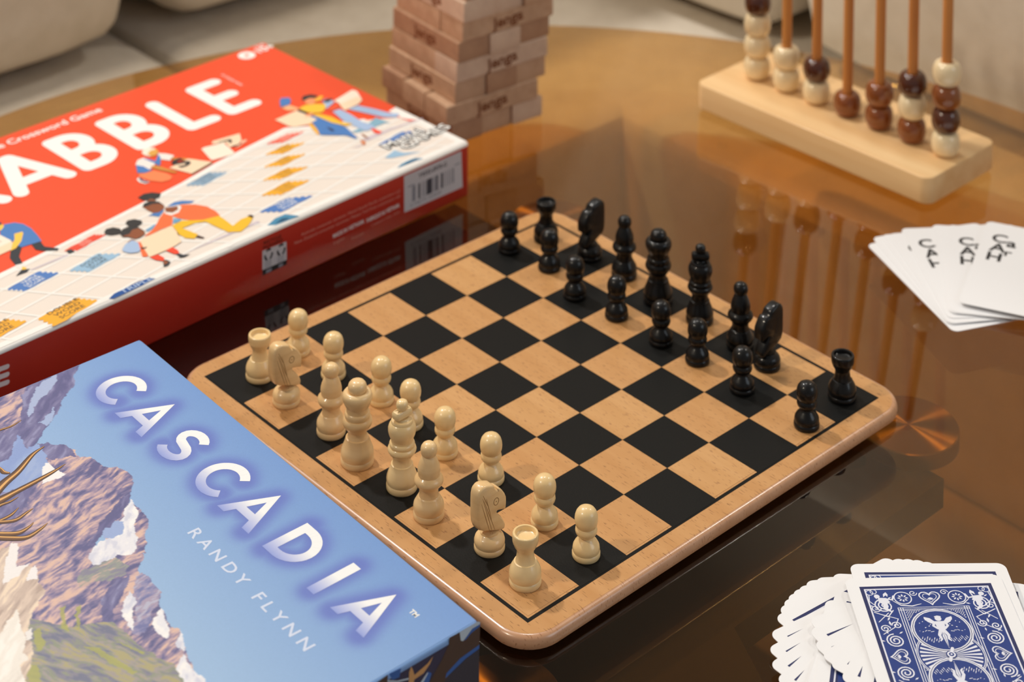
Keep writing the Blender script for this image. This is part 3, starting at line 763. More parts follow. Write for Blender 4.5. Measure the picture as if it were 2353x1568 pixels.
    for sg in (1, -1):
        Y = cy + sg * (CHt / 2 - I - .27)
        heart(cx, Y + sg * .0, .16, 0 if sg > 0 else pi)
        for sx in (1, -1):
            fx = cx + sx * .40; ring(fx, Y, .125, .017); 
            for k in range(8): leaf(fx + .025 * cos(k * pi / 4), Y + .025 * sin(k * pi / 4), k * pi / 4, .06, .03)
            ar.line([(cx + sx * .16, Y - sg * .13), (cx + sx * .30, Y - sg * .17), (cx + sx * .46, Y - sg * .15), (cx + sx * .56, Y - sg * .05)], [.01, .02, .02, .01], m_cw, L5)
            spiral(cx + sx * .23, Y + sg * .10, .06, 1.4, 0, sx, .014)
            # corner child figures and curls
            qx = cx + sx * .70; qy = Y - sg * .03
            ar.disc((qx + sx * .07, qy + sg * .08), .042, m_cw, L5, n=14); ar.poly([(qx + sx * .06, qy + sg * .05), (qx - sx * .06, qy + sg * .04), (qx - sx * .10, qy - sg * .05), (qx, qy - sg * .10), (qx + sx * .07, qy - sg * .04)], m_cw, L5)
            ar.line([(qx - sx * .05, qy + sg * .02), (qx - sx * .14, qy - sg * .0), (qx - sx * .17, qy + sg * .08)], .026, m_cw, L5)
            ar.line([(qx - sx * .02, qy - sg * .08), (qx + sx * .0, qy - sg * .18), (qx - sx * .08, qy - sg * .25)], [.07, .06, .02], m_cw, L5)
            leaf(qx - sx * .02, qy + sg * .06, pi / 2 * sg + .5 * sx, .12, .045); leaf(qx - sx * .08, qy + sg * .06, pi / 2 * sg, .10, .035)
            ring(cx + sx * .86, Y + sg * .13, .05, .012); ring(cx + sx * .80, Y + sg * .15, .045, .012)
            ar.line([(cx + sx * .88, Y + sg * .08), (cx + sx * .90, Y - sg * .05), (cx + sx * .85, Y - sg * .12)], .014, m_cw, L5)
            spiral(cx + sx * .84, Y - sg * .20, .075, 1.5, 0, sx, .016)
            ar.line([(cx + sx * .88, Y - sg * .28), (cx + sx * .70, Y - sg * .38), (cx + sx * .60, Y - sg * .25)], .016, m_cw, L5)
            ar.line([(cx + sx * .68, Y - sg * .30), (cx + sx * .86, Y - sg * .48)], .013, m_cw, L5)
    ar.build('printed_back', t)
TIPS = [(10.186, 4.277), (10.082, 4.001), (10.035, 3.814), (10.049, 3.624), (10.058, 3.476), (10.083, 3.325), (10.127, 3.171), (10.187, 3.014), (10.285, 2.821), (10.453, 2.506), (10.649, 2.232), (10.876, 2.004),
        (11.14, 1.83), (11.42, 1.72), (11.75, 1.66)]
THE = [44, 51, 56, 61, 65, 69, 73, 77, 83, 79, 83, 88, 95, 103, 111]
zz = -H0 + .003
pos_w = ['top', 'second', 'third', 'fourth', 'fifth', 'sixth', 'seventh', 'eighth', 'ninth', 'tenth', 'eleventh', 'twelfth', 'thirteenth', 'fourteenth', 'fifteenth'] + ['%d%s' % (v, {21: 'st', 22: 'nd', 23: 'rd'}.get(v, 'th')) for v in range(16, 30)]
tback = None
def put_back(t):
    global tback
    if tback is None:
        back_full(t, False); tback = [c for c in t.children if c.name.startswith('printed_back')][0]
    else:
        o = tback.copy(); COL.objects.link(o); o.parent = t
def corner_fix(TL, th, e=.038):   # the visible tip is the rounded corner; step out to the sharp one
    return (TL[0] - e * cos(th) + e * cos(th + pi / 2), TL[1] - e * sin(th) + e * sin(th + pi / 2))
for i, (tp, th) in enumerate(zip(TIPS, THE)):
    th = radians(th)
    t = card_at(corner_fix(tp, th), th, zz, 'playing_card', 'blue-backed playing card, %s scallop of the outer near fan counted from its upper end' % pos_w[i], 'cards of the near fan'); put_back(t); zz += .0112
for i, (fc, th, dsc) in enumerate([(un(2339, 1362, zz), 38, 'blue-backed playing card sticking out at the right edge behind the two ornate top cards')]):
    th = radians(th); X = fc[0] - (CWd - .187) * cos(th) + .187 * cos(th + pi / 2); Y = fc[1] - (CWd - .187) * sin(th) + .187 * sin(th + pi / 2)
    t = card_at((X, Y), th, zz, 'playing_card', dsc, 'cards of the near fan'); put_back(t); zz += .0112
zz += .01
FB = [((10.821, 3.743), 117, 1), ((10.853, 3.487), 124, 1), ((10.93, 3.12), 70, 0), ((11.085, 2.939), 75, 0), ((11.30, 2.78), 80, 0), ((11.50, 2.70), 87, 0), ((11.68, 2.65), 98, 0), ((11.93, 2.56), 109, 0), ((12.22, 2.52), 120, 0)]
fb_n = ['topmost', 'second', 'third', 'fourth', 'fifth', 'sixth', 'seventh', 'eighth', 'ninth', 'tenth', 'eleventh', 'twelfth']
for i, (fc, th, tr_) in enumerate(FB):
    th = radians(th); ins_ = (CWd - .187) if tr_ else .187; X = fc[0] - ins_ * cos(th) + .187 * cos(th + pi / 2); Y = fc[1] - ins_ * sin(th) + .187 * sin(th + pi / 2)
    t = card_at((X, Y), th, zz, 'playing_card', 'blue-backed playing card of the inner near fan, %s from its upper end' % fb_n[i], 'cards of the near fan'); put_back(t); zz += .0112
zz += .008
t = card_at(corner_fix(un(1958, 1302, zz), radians(48.6)), radians(48.6), zz, 'playing_card', 'blue-backed playing card lying directly under the ornate top card', 'cards of the near fan')
back_full(t, True); zz += .02
A_ = un(1974.1, 1350.8, zz); B_ = un(2274.5, 1342, zz); th = atan2(B_[1] - A_[1], B_[0] - A_[0])
t = card_at((A_[0] - .187 * cos(th) - .187 * sin(th), A_[1] - .187 * sin(th) + .187 * cos(th)), th, zz, 'playing_card', 'topmost blue playing card with two winged medallions, fully showing its back', 'cards of the near fan')
o2 = [c for c in list(bpy.data.objects) if c.name.startswith('printed_back') and len(c.data.polygons) > 800][0]
o = o2.copy(); COL.objects.link(o); o.parent = t

# ================================================================== red word-game box
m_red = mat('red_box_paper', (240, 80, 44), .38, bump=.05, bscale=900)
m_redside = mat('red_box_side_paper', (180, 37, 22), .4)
m_wbox = mat('white_box_paper', (238, 234, 228), .4)
C0 = (-2.236, 7.93); RZ = radians(2.15); bw = 6.92; bl = 14.6; bh = 1.13
red = thing('word_game_box', 'large red board game box with big rounded white title letters, lying behind the chessboard', 'game box', W(C0[0], C0[1], -H0), RZ)
mb = MB(); R_ = .07
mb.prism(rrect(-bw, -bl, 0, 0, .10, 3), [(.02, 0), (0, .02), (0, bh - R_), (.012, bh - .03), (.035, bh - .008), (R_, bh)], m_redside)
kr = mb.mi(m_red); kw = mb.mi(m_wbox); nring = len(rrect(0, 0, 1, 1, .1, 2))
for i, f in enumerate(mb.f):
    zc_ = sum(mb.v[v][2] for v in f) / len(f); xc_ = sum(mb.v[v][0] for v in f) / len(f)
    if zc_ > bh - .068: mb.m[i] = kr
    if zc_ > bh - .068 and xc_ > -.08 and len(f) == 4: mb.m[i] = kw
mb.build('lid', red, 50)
top = Art((0, 0, bh), (0, 1, 0), (-1, 0, 0), ((C0[0], C0[1], -H0), RZ))
top.eps = .0014; tile = ink((231, 220, 210)); wline = ink((240, 237, 232)); white = ink((243, 242, 238))
# white board area
wp = [top.px(*q) for q in [(133, 570), (422, 423), (500, 377), (658, 297), (714, 293), (835, 277), (969, 259)]]
a0, b0 = top.px(0, 634)
sl = (wp[0][1] - b0) / (wp[0][0] - a0)
wpoly = [(-bl + .05, b0 + sl * (-bl + .05 - a0))] + [(a0, b0)] + wp[:-1] + [(-.05, top.px(969, 259)[1]), (-.05, .06), (-bl + .05, .06)]
wpoly[0] = (wpoly[0][0], min(bw - .1, wpoly[0][1]))
top.poly(wpoly, tile, 1)
top.line(wpoly[1:8], .13, wline, 2, n=10)
top.poly([(-bl + .05, .06), (-.05, .06), (-.05, .2), (-bl + .05, .2)], wline, 2)
top.poly([(-.05, .06), (-.05, wpoly[7][1]), (-.3, wpoly[7][1] - .05), (-.22, .06)], wline, 2)
def inside(p, P):
    c = False
    for i in range(len(P)):
        (x1, y1), (x2, y2) = P[i - 1], P[i]
        if (y1 > p[1]) != (y2 > p[1]) and p[0] < (x2 - x1) * (p[1] - y1) / (y2 - y1) + x1: c = not c
    return c
# perspective grid of the drawn board
src = [(0, 0, -2.80, -1.53), (1, 0, -2.41, -1.20), (0, 1, -2.98, -.67), (1, 1, -2.66, -.33), (2, 7, -3.09, 4.60), (3, 7, -2.68, 5.07), (2, 8, -3.19, 5.37), (3, 8, -2.88, 5.91), (1, 7, -3.56, 4.91 - .6)]
Am = []; bv = []
for i, j, x, y in src[:8]:
    a_, b_ = top.wxy(x, y)
    Am += [[i, j, 1, 0, 0, 0, -a_ * i, -a_ * j], [0, 0, 0, i, j, 1, -b_ * i, -b_ * j]]; bv += [a_, b_]
hh = np.linalg.lstsq(np.array(Am), np.array(bv), rcond=None)[0]
def G(i, j):
    w = hh[6] * i + hh[7] * j + 1
    return ((hh[0] * i + hh[1] * j + hh[2]) / w, (hh[3] * i + hh[4] * j + hh[5]) / w)
def gridline(f, r, ly):
    run = []
    for t_ in r:
        ij = f(t_); w = hh[6] * ij[0] + hh[7] * ij[1] + 1; p = G(*ij)
        if .35 < w < 3 and inside(p, wpoly): run.append(p)
        else:
            if len(run) > 1: top.line(run, .05, wline, ly, cap=False)
            run = []
    if len(run) > 1: top.line(run, .05, wline, ly, cap=False)
for i in range(-9, 8): gridline(lambda t_: (i, t_), [k * .25 for k in range(-28, 48)], 3)
for j in range(-7, 12): gridline(lambda t_: (t_, j), [k * .25 for k in range(-40, 32)], 4)
# bonus squares
def sticker(L_, T_, R2, B_, m, txt=None, tm=None, cut=None, ts=1.0):
    P = [top.px(*q) for q in (L_, T_, R2, B_)]; out = []
    rs = random.Random(int(L_[0] * 7 + L_[1]))
    for k in range(4):
        p, q = P[k], P[(k + 1) % 4]; n = 2 if k % 2 == 0 else 4
        dx, dy = q[0] - p[0], q[1] - p[1]; l = hypot(dx, dy)
        amp = .012 if k % 2 == 0 else .035
        for u in range(n * 2):
            f = u / (n * 2); o_ = (amp if u % 2 else -amp * .6) * (1 if u else 0)
            out.append((p[0] + dx * f + dy / l * -o_, p[1] + dy * f - dx / l * -o_))
    if cut is not None: out = [(a_, max(cut, b_)) for a_, b_ in out]
    top.poly(out, m, 5)
    if txt:
        (lx, ly), (tx, ty), (rx, ry), (bx_, by) = P; cx, cy = (lx + rx) / 2, (ly + ry) / 2
        ang = atan2(ty - ly, tx - lx); hgt = abs((bx_ - lx) * -sin(ang) + (by - ly) * cos(ang))
        s_ = hgt * .30 * ts
        for k, w_ in enumerate(txt.split()):
            top.text(w_, (cx + sin(ang) * (k - .82) * s_ * 1.02, cy - cos(ang) * (k - .82) * s_ * 1.02), s_ * 1.05, tm, 6, ang, .004, 1.3, 'CENTER')
cB, cL, cR_, cY = ink((76, 122, 190)), ink((150, 186, 214)), ink((228, 76, 54)), ink((240, 172, 44)); cD = ink((52, 50, 52)); cT = ink((66, 136, 172)); cDB = ink((18, 78, 150))
cPk = ink((244, 190, 178))
sticker((17, 666), (86, 626), (135, 629), (59, 669), cB, 'TRIPLE LETTER SCORE', white)
sticker((160, 623), (222, 585), (278, 585), (206, 625), cL, 'DOUBLE LETTER SCORE', cD)
sticker((148, 577), (214, 541), (243, 541), (180, 576), cR_, 'TRIPLE WORD SCORE', cPk)
sticker((88, 733), (175, 687), (224, 692), (128, 751), cY, 'DOUBLE WORD SCORE', cD, cut=.0)
sticker((-75, 778), (12, 735), (61, 740), (-22, 788), cY, 'DOUBLE WORD SCORE', cD)
sticker((428, 427), (478, 398), (522, 397), (470, 426), ink((140, 168, 192)), 'DOUBLE LETTER SCORE', ink((110, 130, 150)))
sticker((613, 332), (656, 311), (698, 304), (652, 327), ink((238, 104, 84)), 'TRIPLE WORD SCORE', cPk)
for q in (((610, 356), (655, 334), (701, 329), (652, 353)), ((606, 385), (658, 360), (702, 355), (650, 381)), ((604, 415), (658, 388), (708, 385), (646, 412)), ((601, 450), (658, 419), (711, 416), (649, 447))):
    sticker(*q, cY, 'DOUBLE WORD SCORE', ink((150, 116, 60)))
sticker((597, 488), (656, 457.5), (719, 451), (649, 487), cB, 'TRIPLE LETTER SCORE', white)
sticker((869, 334), (919, 306), (975, 299), (938, 318), cB, 'TRIPLE LETTER SCORE', ink((150, 176, 216)))
top.pp([(884, 364), (906, 346), (928, 352), (968, 349), (930, 358), (900, 364)], cL, 5)
top.pp([(913, 388), (922, 378), (938, 370), (955, 364), (973, 365), (945, 374)], cT, 5); top.pp([(922, 384), (938, 374), (957, 367), (962, 368), (940, 377)], ink((16, 74, 108)), 6)
top.pp([(614, 519), (632, 503), (655, 493), (688, 497), (664, 506), (634, 518)], cT, 5); top.pp([(632, 515), (648, 503), (664, 501), (662, 504), (650, 510)], ink((16, 74, 108)), 6)
top.pp([(250, 688), (262, 676), (292, 661), (318, 648), (345, 640), (357, 641), (330, 655), (290, 674), (262, 687)], cDB, 5)
top.text('TRIPLE', top.px(282, 676), .17, ink((170, 190, 220)), 6, radians(1), .01, 1.35)
# printed people
bl_, nv, sk, sk2, hair, ora, yel = ink((72, 124, 190)), ink((44, 50, 58)), ink((246, 198, 78)), ink((140, 78, 48)), ink((46, 46, 48)), ink((246, 112, 62)), ink((236, 186, 40))
cre, cre2, lb, pinkk, whs = ink((244, 216, 184)), ink((246, 232, 214)), ink((164, 188, 222)), ink((240, 72, 44)), ink((238, 230, 224)); shd = ink((204, 192, 202))
z1_ = (0, 480, 4.9)
for pts, m_, l_ in [
    ([(340, 690), (760, 515), (770, 530), (350, 700)], shd, 5),
    ([(110, 560), (120, 470), (190, 420), (250, 400), (240, 460), (215, 540), (255, 620), (175, 640)], nv, 7),
    ([(350, 400), (460, 380), (500, 430), (660, 450), (650, 475), (480, 480), (400, 465)], nv, 7),
    ([(0, 250), (50, 180), (160, 160), (260, 175), (350, 225), (420, 300), (470, 370), (350, 405), (240, 440), (200, 420), (120, 360), (0, 300)], bl_, 8),
    ([(-90, 260), (0, 300), (120, 350), (130, 380), (0, 440), (-90, 480)], cre2, 7), ([(-90, 480), (0, 435), (130, 375), (160, 400), (120, 470), (0, 525), (-90, 560)], cre, 8),
    ([(160, 290), (250, 265), (262, 280), (240, 370), (180, 450), (120, 480), (140, 400), (165, 350)], sk, 9),
    ([(-40, 190), (30, 180), (45, 205), (15, 245), (-40, 265)], sk, 8), ([(-40, 150), (5, 155), (25, 185), (-40, 200)], ink((34, 50, 90)), 9),
    ([(180, 655), (170, 635), (250, 610), (280, 620), (270, 660), (240, 700)], whs, 6), ([(242, 690), (250, 655), (300, 670), (290, 700)], sk, 7), ([(178, 765), (240, 695), (340, 682), (300, 720), (215, 750)], nv, 8),
    ([(0, 375), (12, 368), (12, 378), (0, 384)], hair, 9),
    ([(750, 470), (800, 460), (845, 490), (780, 515), (755, 490)], nv, 7), ([(720, 480), (760, 455), (790, 465), (760, 480)], ora, 7)]:
    top.pp(pts, m_, l_, z1_)
z2_ = (230, 430, 2353 / 370)
for pts, m_, l_ in [
    ([(1100, 1040), (1700, 760), (2300, 500), (2340, 520), (1900, 700), (1300, 950)], shd, 5),
    # kneeling grown-up
    ([(550, 160), (640, 105), (760, 85), (890, 100), (870, 160), (760, 205), (620, 200)], hair, 8), ([(670, 215), (740, 180), (820, 195), (800, 215)], sk2, 8),
    ([(620, 300), (640, 250), (740, 212), (860, 222), (940, 280), (930, 330), (860, 380), (780, 390), (700, 350)], sk2, 9), ([(620, 300), (640, 250), (740, 212), (860, 222), (930, 275), (860, 250), (760, 260), (680, 295)], hair, 10),
    ([(985, 290), (1080, 230), (1200, 205), (1380, 210), (1330, 240), (1180, 255), (1080, 290)], bl_, 7), ([(705, 430), (780, 390), (930, 340), (920, 370), (860, 440), (760, 425)], bl_, 7),
    ([(870, 460), (940, 370), (1080, 300), (1200, 265), (1380, 260), (1560, 290), (1690, 360), (1750, 420), (1640, 470), (1480, 490), (1300, 490), (1150, 465), (1060, 430), (1060, 500), (1050, 570), (900, 620), (740, 700), (640, 730), (760, 640), (830, 540)], ora, 8),
    ([(950, 400), (945, 300), (1060, 290), (1140, 270), (1190, 300), (1150, 380), (1040, 425)], whs, 9), ([(945, 310), (1060, 300), (1130, 285), (1140, 340), (1060, 385), (960, 375)], sk2, 10),
    ([(1060, 545), (1075, 465), (1190, 480), (1150, 520)], ink((110, 160, 196)), 9), ([(660, 640), (780, 560), (830, 545), (770, 620), (690, 660)], ink((120, 164, 200)), 7),
    ([(1050, 570), (1200, 500), (1500, 490), (1740, 430), (1800, 470), (1940, 575), (2060, 480), (2180, 435), (2235, 460), (2170, 570), (2060, 660), (1880, 670), (1700, 590), (1540, 515), (1380, 540), (1200, 610), (1300, 650), (1430, 700), (1380, 765), (1250, 755), (1150, 700), (1110, 640)], yel, 10),
    ([(2150, 430), (2200, 415), (2245, 430), (2220, 465)], ink((70, 40, 34)), 11), ([(1395, 745), (1430, 715), (1530, 750), (1500, 762)], ink((70, 40, 34)), 11), ([(1100, 700), (1130, 670), (1155, 710), (1130, 720)], ink((70, 40, 34)), 11),
    # child with two hair buns carrying a tile
    ([(60, 670), (90, 625), (190, 600), (290, 620), (315, 660), (270, 700), (160, 715), (80, 705)], hair, 12), ([(370, 545), (400, 500), (500, 480), (600, 500), (620, 535), (560, 580), (430, 590)], hair, 12),
    ([(285, 690), (330, 630), (420, 590), (540, 590), (640, 650), (660, 690), (600, 740), (520, 775), (440, 745), (330, 740)], hair, 13), ([(320, 735), (430, 700), (470, 640), (560, 615), (640, 660), (655, 695), (600, 740), (520, 775), (430, 745)], sk2, 14),
    ([(390, 830), (460, 775), (510, 790), (470, 820)], sk2, 13), ([(320, 930), (370, 850), (470, 790), (560, 830), (590, 930), (560, 965), (440, 980), (350, 960)], lb, 13),
    ([(510, 815), (590, 820), (640, 890), (700, 1030), (620, 1030), (590, 930)], ora, 13),
    ([(580, 800), (700, 730), (900, 640), (1040, 580), (1110, 660), (1190, 810), (1100, 870), (960, 940), (720, 1040), (650, 930)], cre, 14),
    ([(590, 890), (640, 900), (690, 885), (670, 915), (610, 930)], ink((70, 40, 34)), 15),
    ([(960, 940), (1060, 890), (1140, 940), (1160, 990), (1080, 990)], pinkk, 13), ([(725, 1040), (850, 1000), (940, 1050), (930, 1095), (820, 1080)], pinkk, 13),
    ([(1110, 990), (1160, 985), (1220, 1005), (1320, 990), (1240, 1030), (1170, 1045)], nv, 14), ([(920, 1090), (960, 1075), (1030, 1110), (990, 1160), (930, 1178)], nv, 14), ([(925, 1090), (955, 1082), (1000, 1115), (970, 1140), (935, 1150)], sk2, 15)]:
    top.pp(pts, m_, l_, z2_)
z3_ = (290, 290, 2353 / 310); oc = ink((206, 140, 64))
for pts, m_, l_ in [
    ([(160, 680), (200, 600), (300, 560), (420, 590), (520, 640), (480, 700), (400, 770), (260, 720)], whs, 8), ([(560, 480), (700, 490), (840, 520), (760, 610), (620, 590), (520, 620)], whs, 8),
    ([(170, 690), (300, 710), (400, 765), (470, 770), (330, 825), (195, 825)], bl_, 9), ([(280, 570), (420, 590), (510, 620), (560, 500), (600, 560), (600, 670), (570, 700), (480, 650)], bl_, 9),
    ([(270, 480), (300, 420), (400, 385), (500, 395), (540, 440), (500, 520), (420, 540), (320, 520)], cre2, 10), ([(370, 500), (420, 440), (520, 410), (570, 460), (520, 520), (440, 540)], ink((222, 164, 76)), 11),
    ([(200, 840), (330, 830), (480, 780), (700, 830), (810, 890), (760, 950), (620, 985), (420, 960), (250, 900)], ink((248, 134, 84)), 8),
    ([(180, 940), (220, 900), (300, 950), (420, 985), (330, 1015), (230, 990)], whs, 8), ([(220, 920), (245, 910), (300, 960), (410, 985), (330, 1000), (250, 965)], ink((60, 64, 110)), 9),
    ([(780, 560), (1000, 565), (1240, 590), (1200, 610), (900, 600), (780, 590)], oc, 9), ([(430, 700), (560, 705), (800, 780), (900, 810), (840, 830), (600, 780), (450, 740)], oc, 10),
    ([(750, 740), (1080, 580), (1500, 635), (1140, 840)], cre, 10), ([(1140, 840), (1500, 635), (1510, 655), (1150, 855)], ink((90, 70, 50)), 9),
    ([(1490, 320), (1510, 270), (1980, 135), (2010, 250), (1950, 340), (1800, 380), (1740, 300)], cre, 8), ([(1310, 410), (1360, 380), (1700, 300), (1890, 470), (1850, 510), (1500, 605), (1460, 580)], cre2, 9),
    ([(1720, 260), (1790, 240), (1830, 240), (1850, 290), (1810, 310), (1780, 270), (1610, 300), (1600, 290)], hair, 10), ([(1840, 360), (2010, 310), (2010, 320), (1850, 375)], hair, 10),
    ([(2000, 270), (2090, 240), (2110, 260), (1960, 370), (1890, 390), (2010, 310)], ink((246, 190, 160)), 9)]:
    top.pp(pts, m_, l_, z3_)
sx_, sy_ = top.px(290 + 935 / z3_[2], 290 + 745 / z3_[2])
top.text('S', (sx_ + .02, sy_ - .03), .52, hair, 12, radians(8), .03, 1.3)
z4_ = (620, 190, 2353 / 440)
for pts, m_, l_ in [
    ([(1130, 700), (1500, 560), (1880, 440), (1880, 450), (1500, 580), (1200, 720)], shd, 5), ([(1000, 810), (1150, 760), (1100, 790)], shd, 5),
    ([(1300, 430), (1480, 500), (1420, 500), (1260, 560), (1080, 620), (1000, 610), (1200, 520)], ink((130, 174, 196)), 6),
    ([(770, 360), (860, 330), (1000, 400), (1140, 490), (1250, 520), (1300, 560), (1180, 600), (1080, 560), (900, 470)], lb, 8), ([(960, 330), (1080, 285), (1300, 330), (1480, 380), (1590, 385), (1560, 430), (1400, 430), (1180, 380)], lb, 7),
    ([(1600, 440), (1700, 455), (1800, 460), (1720, 480)], pinkk, 7), ([(1240, 560), (1300, 580), (1380, 610), (1340, 640), (1280, 620)], pinkk, 9),
    ([(690, 330), (800, 240), (700, 200), (640, 230), (680, 280)], lb, 8), ([(640, 240), (700, 205), (780, 200), (720, 250)], nv, 9),
    ([(790, 230), (1010, 95), (1070, 110), (1135, 220), (1090, 270), (920, 350), (870, 270)], cre2, 9), ([(850, 270), (1080, 180), (1135, 215), (1090, 270), (920, 350)], cre, 10), ([(690, 350), (860, 270), (860, 300), (760, 350)], ink((240, 96, 62)), 11),
    ([(360, 320), (440, 280), (560, 265), (680, 270), (690, 310), (650, 370), (560, 380), (420, 370)], ink((240, 194, 60)), 9),
    ([(390, 210), (410, 170), (500, 150), (590, 165), (560, 190), (480, 200), (420, 230)], hair, 10), ([(410, 225), (480, 195), (560, 200), (570, 235), (520, 280), (450, 265)], ink((244, 150, 104)), 9), ([(550, 210), (630, 165), (660, 180), (620, 230), (560, 240)], ink((246, 180, 60)), 11),
    ([(120, 230), (140, 195), (240, 190), (262, 230), (240, 280), (130, 305)], bl_, 9), ([(140, 315), (240, 280), (300, 300), (360, 320), (330, 345), (220, 350)], ink((246, 178, 128)), 8),
    ([(340, 345), (380, 340), (470, 375), (440, 390), (350, 365)], nv, 12), ([(65, 465), (330, 350), (580, 460), (480, 520), (300, 555), (230, 540)], cre, 10), ([(470, 400), (540, 370), (510, 410), (420, 440)], ink((246, 178, 128)), 12),
    ([(510, 400), (600, 390), (760, 430), (900, 500), (1020, 510), (940, 540), (760, 500), (620, 440)], ink((242, 190, 50)), 11), ([(470, 515), (520, 510), (600, 600), (610, 655), (570, 630)], ink((246, 180, 60)), 9),
    ([(500, 420), (560, 410), (740, 480), (930, 550), (1080, 690), (1050, 695), (940, 655), (620, 650), (570, 560), (520, 500)], bl_, 10), ([(690, 550), (760, 570), (800, 600), (760, 610)], ink((44, 60, 100)), 11),
    ([(1050, 625), (1130, 620), (1180, 690), (1110, 700)], whs, 9), ([(1110, 640), (1150, 640), (1220, 690), (1180, 690)], ink((150, 90, 50)), 10), ([(1110, 715), (1170, 720), (1180, 765), (1140, 775)], ink((214, 136, 96)), 10)]:
    top.pp(pts, m_, l_, z4_)
# two-line logo with black outline
lg = top.px(912, 352); la = radians(4)
for t_, da, db, s_ in (('Mattel', -.05, .22, .36), ('GAMES', .22, -.04, .36)):
    top.text(t_, (lg[0] + da, lg[1] + db), s_, hair, 14, la, .055, 1.2); top.text(t_, (lg[0] + da, lg[1] + db), s_, white, 15, la, .012, 1.2)
# logo at the top corner
c_ = top.px(567, 128)
top.disc(c_, .20, white, 5); top.disc(c_, .055, m_red, 6)
top.text('10+', (c_[0] + .24, c_[1] - .10), .34, white, 5, .0, .03); top.text('2-4', (c_[0] + .42, c_[1] + .16), .17, white, 5, 0, .02)
print_people = top.build('printed_cover', red)
# big rounded lettering
ttl = Art((0, 0, bh + EPS * 1), (0, 1, 0), (-1, 0, 0), ((C0[0], C0[1], -H0), RZ)); SW = .315
def st(pts): ttl.line(pts, SW, white, 1, n=20)
def w2(x, y): return ttl.wxy(x, y)
bot = w2(-6.60, 5.4)[1]; topb = w2(-8.19, 5.4)[1]; inn = SW / 2
y0_, y1_ = bot + inn - .09, topb - inn + .06; mid = (y0_ + y1_) / 2
def X(y): return w2(-7.4, y)[0] - .075
def arc(cx, cy, rx, ry, a0, a1, n=12): return [(cx + rx * cos(radians(a0 + (a1 - a0) * k / n)), cy + ry * sin(radians(a0 + (a1 - a0) * k / n))) for k in range(n + 1)]
def letE(l, r): st([(r, y1_), (l, y1_), (l, y0_), (r + .02, y0_)]); st([(l, mid), (r - .06, mid)])
def letL(l, r): st([(l, y1_), (l, y0_), (r, y0_)])
def letB(l, r):
    h = (y1_ - y0_) / 2; st([(r - .38, mid), (l, mid), (l, y1_), (r - .42, y1_)] ); st(arc(r - .42 - .0, mid + h / 2, .34, h / 2, -90, 90)); st([(l, mid), (l, y0_), (r - .38, y0_)]); st(arc(r - .38, y0_ + h / 2, .38, h / 2, -90, 90))
def letA(l, r):
    c = (l + r) / 2; st([(l, y0_), (c - .02, y1_), (c + .02, y1_), (r, y0_)]); f = .26; st([(l + (c - l) * f, y0_ + (y1_ - y0_) * f), (r - (r - c) * f, y0_ + (y1_ - y0_) * f)])
def letR(l, r): h = (y1_ - y0_) / 2; st([(l, y0_), (l, y1_), (r - .42, y1_)]); st(arc(r - .42, mid + h / 2, .34, h / 2, 90, -90)); st([(r - .42, mid), (l, mid)]); st([(r - .45, mid), (r, y0_)])
letE(X(5.12), X(5.68)); letL(X(4.07), X(4.62)); letB(X(2.80), X(3.48)); letB(X(1.52), X(2.20)); letA(X(-.02), X(1.06)); letR(X(-1.10), X(-.40))
st(arc(X(-1.75), mid, .55, (y1_ - y0_) / 2, 45, 315, 18)); 
sx0 = X(-3.3); h_ = (y1_ - y0_)
st([(sx0 + .35, y1_ - .1), (sx0, y1_), (sx0 - .35, y1_ - .15), (sx0 - .38, mid + .22), (sx0, mid), (sx0 + .4, mid - .2), (sx0 + .38, y0_ + .15), (sx0, y0_), (sx0 - .4, y0_ + .12)])
ttl.build('title_lettering', red)
sub = Art((0, 0, bh + EPS * 3), (0, 1, 0), (-1, 0, 0), ((C0[0], C0[1], -H0), RZ))
q = sub.px(232, 253)
sub.text("The World's Favourite Crossword Game", (q[0] + .02, q[1] - .06), .31, white, 1, 0, .018, 1.0, 'RIGHT')
q = sub.px(505, 172); sub.text('TM TRADE MARK', (q[0], q[1]), .10, white, 1, -pi / 2, .0)
sub.build('small_lettering', red)
# printed side facing the chessboard
side = Art((0, 0, 0), (0, 1, 0), (0, 0, 1), ((C0[0], C0[1], -H0), RZ))
lab, gk, gk2 = ink((196, 194, 200)), ink((60, 64, 76)), ink((130, 132, 144)); ltr = ink((214, 150, 136)); wht = ink((226, 214, 214))
side.pp([(928.4, 405), (1060, 347), (1063, 430), (929, 489)], lab, 1)
A_, B_ = side.px(929, 489), side.px(1063, 430); C_ = side.px(928.4, 405)
lw = B_[0] - A_[0]; lh = C_[1] - A_[1]
def lq(u0, v0, u1, v1, m): side.poly([(A_[0] + u0 * lw, A_[1] + v0 * lh), (A_[0] + u1 * lw, A_[1] + v0 * lh), (A_[0] + u1 * lw, A_[1] + v1 * lh), (A_[0] + u0 * lw, A_[1] + v1 * lh)], m, 2)
for u0, u1, m_ in ((.13, .145, gk2), (.15, .185, gk2), (.235, .265, gk), (.30, .31, gk2), (.32, .33, gk2), (.35, .36, gk2), (.375, .47, gk), (.49, .50, gk2), (.51, .53, gk2), (.54, .57, gk), (.62, .655, gk), (.68, .69, gk2), (.71, .72, gk2), (.75, .765, gk2), (.79, .80, gk2), (.82, .845, gk2)):
    lq(u0, .20, u1, .62, m_)
side.text('Y9592-0970-G', (A_[0] + .24 * lw, A_[1] + .76 * lh), .13, gk, 2, 0, .02, 1.0)
side.text('0 746775 260668', (A_[0] + .10 * lw, A_[1] + .07 * lh), .10, gk2, 2, 0, 0, 1.2)
lq(.06, .64, .17, .67, gk2); lq(.86, .66, .95, .69, gk2)
side.build('barcode_label', red)
